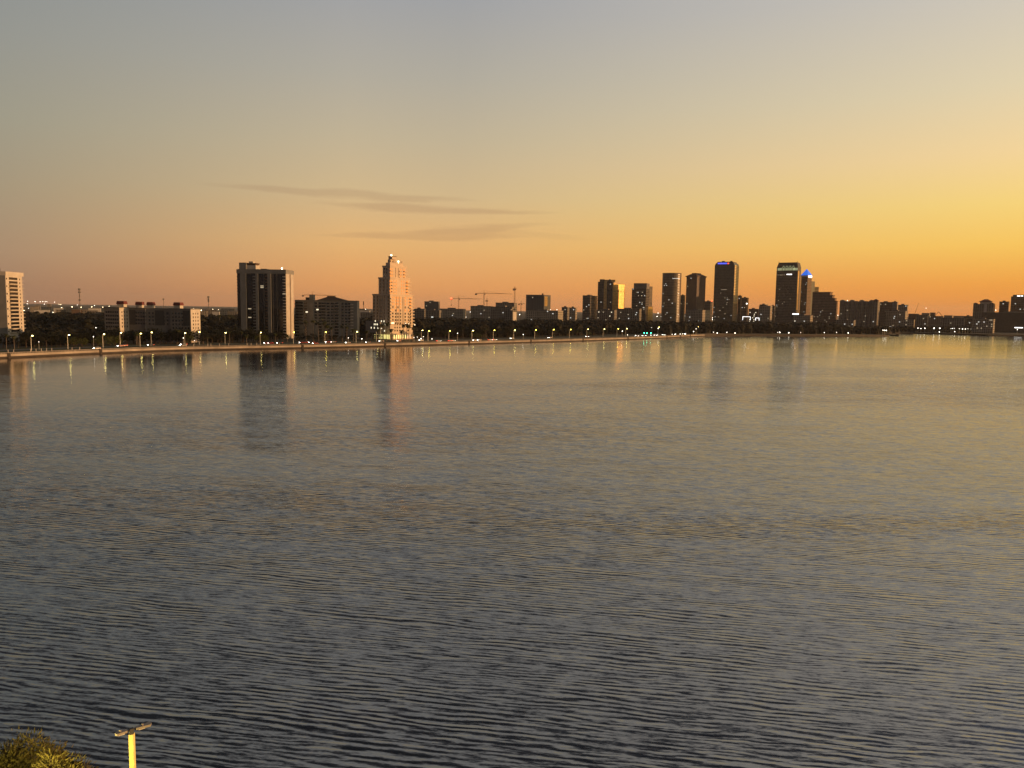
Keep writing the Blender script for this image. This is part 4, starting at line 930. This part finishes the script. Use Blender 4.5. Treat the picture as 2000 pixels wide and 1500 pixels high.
for u in (1258.7, 1264.2, 1272):
    r = along(u, 9); p = r[0]; z = max(zat(u, 651, p.y) - GZ, 3)
    e = empty('traffic_light', (p.x, p.y, GZ), r[1]); tag(e, None, 'traffic light', 'green traffic lights'); later(e, 'glowing green traffic light on its pole', u)
    b = MB(); b.bar((0, 0, 0), (0, 0, z), .15); b.build('pole', M['steel'], e)
    b = MB(); b.box(-.25, .25, -.2, .2, z, z + 1.3); b.build('signal_box', M['dark'], e)
    b = MB(); b.ball((0, -.5, z + .4), .42, 8, 5); b.build('lens', M['green'], e)

# ------------------------------------------------------------------ cars
def car_proto(col, idx):
    e = empty('parked_car', (0, -60 - idx * 8, 1.6))
    b = MB(); pr = [(-2.2, .35), (-2.25, .85), (-1.5, .95), (1.2, .9), (2.1, .75), (2.25, .4)]
    n = len(b.v); b.v += [(x, -.88, z) for x, z in pr] + [(x, .88, z) for x, z in pr]; q = len(pr)
    b.f.append(tuple(range(n + q - 1, n - 1, -1))); b.f.append(tuple(range(n + q, n + 2 * q))); b.f += [(n + j, n + (j + 1) % q, n + q + (j + 1) % q, n + q + j) for j in range(q)]
    b.build('body', col, e)
    b = MB(); b.prism([(-1.9, -.8), (1.1, -.8), (1.1, .8), (-1.9, .8)], .96, 1.42, taper=[(-1.3, -.62), (.4, -.62), (.4, .62), (-1.3, .62)]); b.build('window', M['glass'], e)
    b = MB(); b.box(-1.28, .38, -.61, .61, 1.423, 1.46); b.build('roof', col, e)
    for x in (-1.4, 1.4):
        for y in (-.82, .82): b = MB(); b.bar((x, y - .1, .33), (x, y + .1, .33), .33, .33, 12); b.build('wheel', M['tyre'], e)
    for y in (-.62, .62):
        b = MB(); b.ball((2.24, y, .68), .17, 8, 5); b.build('headlight', M['head'], e)
        b = MB(); b.ball((-2.25, y, .75), .17, 8, 5); b.build('taillight', M['tail'], e)
    return e
paints = [plain('silver_paint', (.4, .4, .4), .3, .05), plain('dark_paint', (.04, .045, .05), .3, .05), plain('white_paint', (.7, .7, .68), .3, .05), plain('red_paint', (.3, .03, .02), .3, .05)]
names = ['silver', 'dark', 'white', 'red']
protos = [car_proto(p, i) for i, p in enumerate(paints)]
bpy.context.view_layer.update()
used = set()
# (u, offset, +1 = headlights towards the viewer's left end / -1 = tail lights)
carsl = [(186, 15.5, 1), (233, 36, 0), (240, 39, 0), (292, 36, 0), (355, 20, 1), (357, 36, 1), (520, 36, 0), (527, 35, 0), (545, 36, 0), (589, 36, 0), (595, 36, 0), (607, 36, 0), (615, 20, 1), (640, 38, 0), (650, 38, 0), (679, 20, 0), (719, 20, 1), (745, 36, 1), (780, 34, 0), (823, 36, 0), (857, 16, 2), (880, 16, 2), (886, 15.5, 2), (928, 16, 0), (937, 16, 0), (958, 16, 2), (967, 16, 2), (1001, 36, 0), (1075, 36, 0), (1148, 36, 0), (1152, 35, 0),
         (1245, 20, 0), (1249, 20, 0), (1258, 20, 0), (1264, 19, 0), (1274, 20, 0), (1281, 20, 0), (1286, 16, 0), (1297, 20, 0), (1301, 16, 0), (1309, 20, 0), (1321, 20, 0), (1340, 20, 0)]
for (u, off, k) in carsl:
    i = rnd.randrange(4); o = protos[i] if i not in used else copy_tree(protos[i]); used.add(i)
    r = along(u, off); o.location = (r[0].x, r[0].y, GZ + .02); o.rotation_euler = (0, 0, r[1] + (math.pi if k != 2 else 0))
    o.name = 'car'; tag(o, None, 'car', 'cars on the shore boulevard'); later(o, names[i] + (' car with headlights on' if k != 2 else ' car showing red tail lights'), u)
for i, p in enumerate(protos):
    if i not in used: r = along(900 + i, 37); p.location = (*r[0], GZ + .02); tag(p, names[i] + ' car on the boulevard', 'car')

# ------------------------------------------------------------------ bollards on the verge
b = MB(); b.prism([(.28 * math.cos(i), .28 * math.sin(i)) for i in (0, 1.05, 2.1, 3.15, 4.2, 5.25)], 0, 1.5, taper=[(.2 * math.cos(i), .2 * math.sin(i)) for i in (0, 1.05, 2.1, 3.15, 4.2, 5.25)]); b.ball((0, 0, 1.55), .28, 8, 4); bm_ = b.mesh('post'); bm_.materials.append(M['white'])
for u in (11, 22, 55.5, 66, 76.5, 87, 97, 137, 152, 362, 376, 404, 410, 427, 445, 481, 489, 500, 517, 544):
    r = along(u, 12); o = bpy.data.objects.new('bollard', bm_); COL.objects.link(o); o.location = (*r[0], GZ); o.scale = (1, 1, 1.15)
    tag(o, None, 'bollard', 'white posts on the verge'); later(o, 'short white verge post', u)

# ------------------------------------------------------------------ trees
def leafquad(b, c, s, r, flat=.5):
    th = r.uniform(0, 6.283); ph = r.uniform(-1, 1) * flat * 1.5
    a = Vector((math.cos(th), math.sin(th), math.sin(ph) * .6)) * s; t = Vector((-math.sin(th), math.cos(th), r.uniform(-.8, .8))) * s * r.uniform(.5, .9)
    b.quad(c - a - t * .3, c - t, c + a + t * .3, c + t)
def crown_clumps(b, r, R0, Hc, base, n, leaf, nclump):
    for _ in range(nclump):
        while True:
            p = Vector((r.uniform(-1, 1), r.uniform(-1, 1), r.uniform(-.55, 1)))
            if .25 < p.length < 1: break
        cc = Vector((p.x * R0, p.y * R0, base + Hc * (.38 + .55 * p.z))); cr = R0 * r.uniform(.22, .42)
        for _ in range(n // nclump):
            q = Vector((r.gauss(0, 1), r.gauss(0, 1), r.gauss(0, .8))); q.normalize(); q *= cr * r.uniform(.55, 1.05); leafquad(b, cc + q, leaf * r.uniform(.7, 1.3), r)
def tree_meshes(seed, R0, Ht, leafm, n=520, leaf=.55):
    r = random.Random(seed); tb = MB(); tb.bar((0, 0, -.3), (0, 0, Ht * .45), Ht * .035, Ht * .022, 7)
    for k in range(6):
        a = k * 1.05 + r.random(); tb.bar((0, 0, Ht * (.25 + .03 * k)), (math.cos(a) * R0 * .6, math.sin(a) * R0 * .6, Ht * r.uniform(.5, .75)), Ht * .017, Ht * .006, 5)
    cb = MB(); crown_clumps(cb, r, R0, Ht * .78, Ht * .2, n, leaf, 16)
    tm = tb.mesh('trunk'); tm.materials.append(M['trunk']); cm = cb.mesh('crown'); cm.materials.append(leafm); return tm, cm
TV = [tree_meshes(i + 1, (5.2, 6.5, 4.4, 7.2)[i], (10, 12, 9.5, 12.5)[i], M['leaf']) for i in range(4)]
TB = [tree_meshes(i + 11, (4.2, 6.6)[i], (7.2, 8.2)[i], M['leafy'], 700, .42) for i in range(2)]
def palm_meshes(seed, Ht):
    r = random.Random(seed); tb = MB(); p = Vector((0, 0, -.3)); q = Vector((r.uniform(-.5, .5), r.uniform(-.5, .5), Ht)); tb.bar(p, q, .26, .18, 7)
    cb = MB()
    for k in range(26):
        a = k * 2.4; e = r.uniform(-.35, 1.2); Lf = r.uniform(2.2, 3.0); prev = q.copy(); w0 = .5
        for j in range(4):
            t = (j + 1) / 4; el_ = e - t * 1.5; d = Vector((math.cos(a) * math.cos(el_), math.sin(a) * math.cos(el_), math.sin(el_))); nx = prev + d * Lf / 4
            s = Vector((-math.sin(a), math.cos(a), 0)); w1 = .55 * (1 - t) + .08; dz = Vector((0, 0, -.18))
            cb.quad(prev, nx, nx + s * w1 + dz, prev + s * w0 + dz); cb.quad(prev, prev - s * w0 + dz, nx - s * w1 + dz, nx); prev = nx; w0 = w1
    tm = tb.mesh('trunk'); tm.materials.append(M['palmtrunk']); cm = cb.mesh('crown'); cm.materials.append(M['palm']); return tm, cm
PV = [palm_meshes(40 + i, (7, 9.5, 12, 15)[i]) for i in range(4)]
def put_tree(kind, meshes, u, off, sc, tmpl, D=None, zsc=1.0):
    if D is None:
        r = along(u, off); p = r[0]
    else: p = at(u, D)
    e = empty(kind, (p.x, p.y, GZ), rnd.uniform(0, 6.28)); e.scale = (sc, sc, sc * zsc)
    inst('trunk', meshes[0], e); inst('crown', meshes[1], e)
    tag(e, None, 'palm' if kind == 'palm_tree' else 'tree', {'palm_tree': 'palms along the boulevard', 'shade_tree': 'dark trees behind the boulevard', 'bright_tree': 'lamp-lit trees on the verge'}[kind]); later(e, tmpl, u)
# bright trees near the lamps
for (u, off, i, s) in ((141, 50, 0, 1.0), (158, 49, 0, .9), (200, 49, 1, 1.0), (222, 50, 0, 1.05), (187, 55, 0, .85), (363, 48, 0, 1.1), (508, 48, 0, 1.05), (516, 52, 0, .95), (926, 46, 0, 1.0), (934, 50, 0, .9), (1150, 47, 0, .9)):
    put_tree('bright_tree', TB[i], u, off, s, 'lamp-lit yellow-green tree')
for u in (196, 208, 219, 228, 247, 258, 266, 275, 291, 299, 309, 322, 330, 343, 352, 361, 395, 408, 421, 436, 450, 462, 474, 490, 503):
    put_tree('shade_tree', TV[rnd.randrange(4)], u, 0, rnd.uniform(1.0, 1.35), 'dark rounded tree in the unlit row', D=rnd.uniform(600, 618) if u < 400 else rnd.uniform(655, 690))
u = -20
while u < 1290:
    if not (553 < u < 576 or 745 < u < 808):
        off = rnd.uniform(58, 74); i = rnd.randrange(4); s = rnd.uniform(.75, 1.1)
        if 576 <= u < 700: s *= .62
        if 700 <= u < 745: s *= .75
        put_tree('shade_tree', TV[i], u, off, s, 'dark rounded tree in the unlit row')
    u += rnd.uniform(7, 13) * (600 / sD(max(u, 0))) ** 1.0
u = 1300
while u < 1890:
    if not (1735 < u < 1760):
        D = sD(u) + rnd.uniform(25, 60); put_tree('shade_tree', TV[rnd.randrange(4)], u, 0, rnd.uniform(.8, 1.25), 'dark rounded waterfront tree', D=D)
    u += rnd.uniform(6, 12)
# palms
for (u, D, i, s) in ((597, 690, 3, 1.2), (612, 700, 3, 1.25), (622, 690, 3, 1.15), (632, 690, 3, 1.2), (636, 700, 2, 1.2), (640, 690, 2, 1.2), (648, 690, 2, 1.1), (668, 690, 2, 1.2), (677, 690, 2, 1.15), (690, 695, 1, 1.2), (742, 715, 2, 1.2), (748, 710, 2, 1.3), (755, 715, 2, 1.4), (763, 715, 1, 1.2), (789, 715, 2, 1.3), (794, 712, 2, 1.35), (799, 715, 2, 1.25), (739, 705, 1, 1.2), (784, 710, 1, 1.1), (806, 715, 2, 1.1), (428, 900, 3, 1.3), (448, 950, 3, 1.3), (452, 900, 3, 1.25)):
    put_tree('palm_tree', PV[i], u, 0, s, 'tall dark palm', D=D)
for u in (8, 24, 264, 267, 345, 372, 396, 404, 447, 470, 480, 537, 560, 716, 810, 818, 870, 905, 950, 1085, 1120, 1128, 1208, 1222, 1246, 1275, 1295, 1318, 1336, 1352, 1395, 1412, 1430, 1445, 1470, 1486, 1500, 1512):
    put_tree('palm_tree', PV[rnd.randrange(3)], u, rnd.uniform(46, 56), rnd.uniform(.8, 1.0), 'short palm by the boulevard')
# the mass of the wood behind, far too dense to count
b = MB(); r = random.Random(5)
keep = [(-60, 50, 560, 640), (195, 395, 560, 700), (456, 582, 560, 790), (556, 820, 560, 800)]
cnt = 0
while cnt < 2600:
    u = r.uniform(-70, 1900); D0 = (along(u, 78)[0].y if u < 1300 and along(u, 78) else sD(u) + 40)
    D = r.uniform(D0, max(D0 + 60, 1330 if u < 1300 else min(D0 + 260, 1600)))
    if u > 1735 and r.random() > .25: continue
    if any(a < u < b2 and D < d2 for a, b2, d1, d2 in keep) or 985 < u < 1012 and 1150 < D < 1300: continue
    p = at(u, D); ht = r.uniform(11, 17.5); R0 = r.uniform(5, 8.5)
    if D < 760 : ht *= .75
    if u > 1640: ht *= .7; R0 *= .7
    c0 = Vector((p.x, p.y, GZ + ht - R0 * .75)); cnt += 1
    n = len(b.v); seg = 7
    for i in range(5):
        th = math.pi * (i + .2) / 5.2
        for j in range(seg):
            ph = 6.283 * (j + .5 * (i % 2)) / seg; k = r.uniform(.62, .92); b.v.append((c0.x + R0 * k * math.sin(th) * math.cos(ph), c0.y + R0 * k * math.sin(th) * math.sin(ph), c0.z + R0 * .8 * k * math.cos(th)))
    for i in range(4):
        for j in range(seg): q = (j + 1) % seg; b.f.append((n + i * seg + j, n + (i + 1) * seg + j, n + (i + 1) * seg + q, n + i * seg + q))
    b.prism([(c0.x + R0 * .8 * math.cos(a), c0.y + R0 * .8 * math.sin(a)) for a in (0, 1.26, 2.5, 3.77, 5)], GZ, c0.z, cap=False)
    for _ in range(26):
        q = Vector((r.gauss(0, 1), r.gauss(0, 1), abs(r.gauss(0, .9)))); q.normalize(); q = Vector((q.x * R0, q.y * R0, q.z * R0 * .8)) * r.uniform(.7, 1.12); leafquad(b, c0 + q, R0 * .2 * r.uniform(.6, 1.3), r)
tag(b.build('wood', M['wood']), 'dark unbroken mass of trees behind the boulevard', 'wood', kind='stuff')

# ------------------------------------------------------------------ foreground: lamp post and tree
d = ray(257, 1433); D = 36.0; zt = zat(257, 1433, D); p = (d.x / d.y * D, D)
e = tag(empty('lamp_post', (p[0], p[1], 1.6), R(38)), 'yellow-lit square lamp post with two flat heads in the near foreground', 'lamp post')
M['nearpole'] = plain('lamplit_pole', (.72, .60, .22), .6, .08, 3)  # yellow of the lamplight mixed into the base colour
b = MB(); w = .12; hgt = zt - 1.6; b.prism([(-w, -w), (w, -w), (w, w), (-w, w)], 0, hgt, taper=[(-.11, -.11), (.11, -.11), (.11, .11), (-.11, .11)]); o = b.build('pole', M['nearpole'], e); o.rotation_euler = (0, 0, R(-34))
b = MB(); b.box(-.09, .09, -.09, .09, hgt + .003, hgt + .28); b.bar((-.35, 0, hgt + .2), (.35, 0, hgt + .2), .06, .06, 8); b.build('bracket', M['dark'], e)
M['alu'] = plain('grey_aluminium', (.30, .27, .235), .5, .1, 4, metal=.3)
for s in (-1, 1):
    b = MB(); x0, x1 = s * .2, s * (.84 if s > 0 else .66)
    b.prism([(x0, -.10), (x1, -.15), (x1 + s * .08, 0), (x1, .15), (x0, .10)] if s > 0 else [(x0, .10), (x1, .15), (x1 + s * .08, 0), (x1, -.15), (x0, -.10)], hgt + .16, hgt + .27)
    o = b.build('lamp_head', M['alu'], e)
    b = MB(); b.box(s * .32, s * .60, -.10, .10, hgt + .12, hgt + .157); b.build('lens', M['white'], o)
    b = MB(); b.bar((s * .5, 0, hgt + .27), (s * .5, 0, hgt + .36), .05, .05, 8); b.build('photocell', M['alu'], o)
# tree
def near_tree(u, v, D, R0, label, seed):
    r = random.Random(seed); z1 = zat(u, v, D); d = ray(u, v); base = Vector((d.x / d.y * D, D, 1.6)); Ht = z1 - 1.6
    e = tag(empty('feathery_tree', tuple(base)), label, 'tree')
    tb = MB(); cb = MB(); tb.bar((0, 0, -.3), (0, 0, Ht * .5), .26, .18, 8)
    for k in range(34):
        a = r.uniform(0, 6.283); el_ = r.uniform(.05, 1.35); Lb = R0 * r.uniform(.75, 1.08); s0 = Vector((0, 0, Ht * r.uniform(.42, .62)))
        tipv = Vector((math.cos(a) * math.cos(el_) * Lb, math.sin(a) * math.cos(el_) * Lb, s0.z + math.sin(el_) * (Ht - s0.z) * r.uniform(.8, 1.0)))
        tb.bar(s0, tipv, .07, .015, 5)
        for t in range(22):
            f = .35 + .65 * t / 21; c0 = s0.lerp(tipv, f)
            for _ in range(34):
                dv = Vector((r.gauss(0, 1), r.gauss(0, 1), r.gauss(.15, .7))); dv.normalize(); st = c0 + dv * r.uniform(0, .7); out = (dv + (tipv - s0).normalized() * .8 + Vector((0, 0, -.25))).normalized()
                ln = r.uniform(.10, .26); sd_ = out.cross(Vector((r.gauss(0, 1), r.gauss(0, 1), r.gauss(0, 1)))).normalized() * .028
                cb.quad(st - sd_, st + sd_, st + out * ln + sd_ * .3, st + out * ln - sd_ * .3)
    tb.build('trunk', M['trunk'], e); cb.build('crown', M['near'], e)
near_tree(40, 1441, 37.5, 2.6, 'feathery olive tree top poking up at the bottom left corner', 3)
near_tree(-55, 1462, 36, 2.4, 'feathery olive tree mostly cut off by the bottom left corner', 9)
near_tree(112, 1461, 35.5, 1.6, 'smaller feathery olive crown beside the yellow-lit lamp post', 21)
# lit street lamp just below the frame that lights the pole and the tree
e = tag(empty('street_lamp', (-20.6, 32.4, 1.6), 0), 'lit amber street lamp on the near shore below the tree', 'street lamp')
b = MB(); b.bar((0, 0, 0), (0, 0, 9.6), .12, .08, 8); b.build('pole', M['pole'], e)
b = MB(); b.bar((0, 0, 9.6), (-1.0, -.6, 9.7), .06, .05, 8); b.build('arm', M['pole'], e)
b = MB(); b.box(-1.6, -.9, -.9, -.4, 9.6, 9.72); h_ = b.build('lamp_head', M['alu'], e)
b = MB(); b.ball((-1.2, -.65, 9.85), .13); b.build('bulb', emit('amber_bulb', (1, .68, .16), 30), h_)
pl = bpy.data.lights.new('amber_lamp', 'POINT'); pl.energy = 3000; pl.color = (1, .78, .22); pl.shadow_soft_size = .3
lo = bpy.data.objects.new('amber_lamp_light', pl); COL.objects.link(lo); lo.parent = e; lo.location = (-1.2, -.65, 10.2)

# ------------------------------------------------------------------ haze over the whole place
hm = bpy.data.materials.new('haze_air'); hm.use_nodes = True; hn = hm.node_tree; hn.nodes.clear()
pv = hn.nodes.new('ShaderNodeVolumePrincipled'); pv.inputs['Color'].default_value = (.92, .90, .88, 1); pv.inputs['Density'].default_value = HAZE; pv.inputs['Anisotropy'].default_value = .2
mo = hn.nodes.new('ShaderNodeOutputMaterial'); hn.links.new(pv.outputs[0], mo.inputs['Volume'])
b = MB(); b.box(-16000, 16000, -1200, 15500, -3, 205); tag(b.build('haze', hm), kind='stuff')

# ------------------------------------------------------------------ labels of the repeats
LM = [(-999, 'left edge of the photo'), (47, 'white balcony tower'), (390, 'peach sunlit end wall'), (578, 'dark slab tower'), (701, 'grey hipped-roof mid-rise'), (806, 'stepped orange tower'), (1009, 'tallest crane'), (1075, 'curved grey hotel'), (1219, 'golden glowing tower'), (1328, 'round tower'), (1440, 'blue-signed tower'), (1561, 'dark gabled tower'), (1633, 'terraced building'), (1715, 'scalloped condominium'), (1833, 'inverted-V steel frame'), (1941, 'pagoda-roofed tower')]
ones = ['first', 'second', 'third', 'fourth', 'fifth', 'sixth', 'seventh', 'eighth', 'ninth', 'tenth', 'eleventh', 'twelfth', 'thirteenth', 'fourteenth', 'fifteenth', 'sixteenth', 'seventeenth', 'eighteenth', 'nineteenth']
tens = {2: 'twent', 3: 'thirt', 4: 'fort', 5: 'fift', 6: 'sixt', 7: 'sevent', 8: 'eight'}
def ordn(n):
    if n < 20: return ones[n - 1]
    t, o = divmod(n, 10); return tens[t] + 'ieth' if o == 0 else tens[t] + 'y-' + ones[o - 1]
cntr = {}
for (o, tmpl, u) in sorted(LAB, key=lambda x: (x[1], x[2])):
    lm = [n for x, n in LM if x <= u][-1]; k = cntr[(tmpl, lm)] = cntr.get((tmpl, lm), 0) + 1
    o['label'] = f"{tmpl}, {ordn(k)} right of the {lm}"
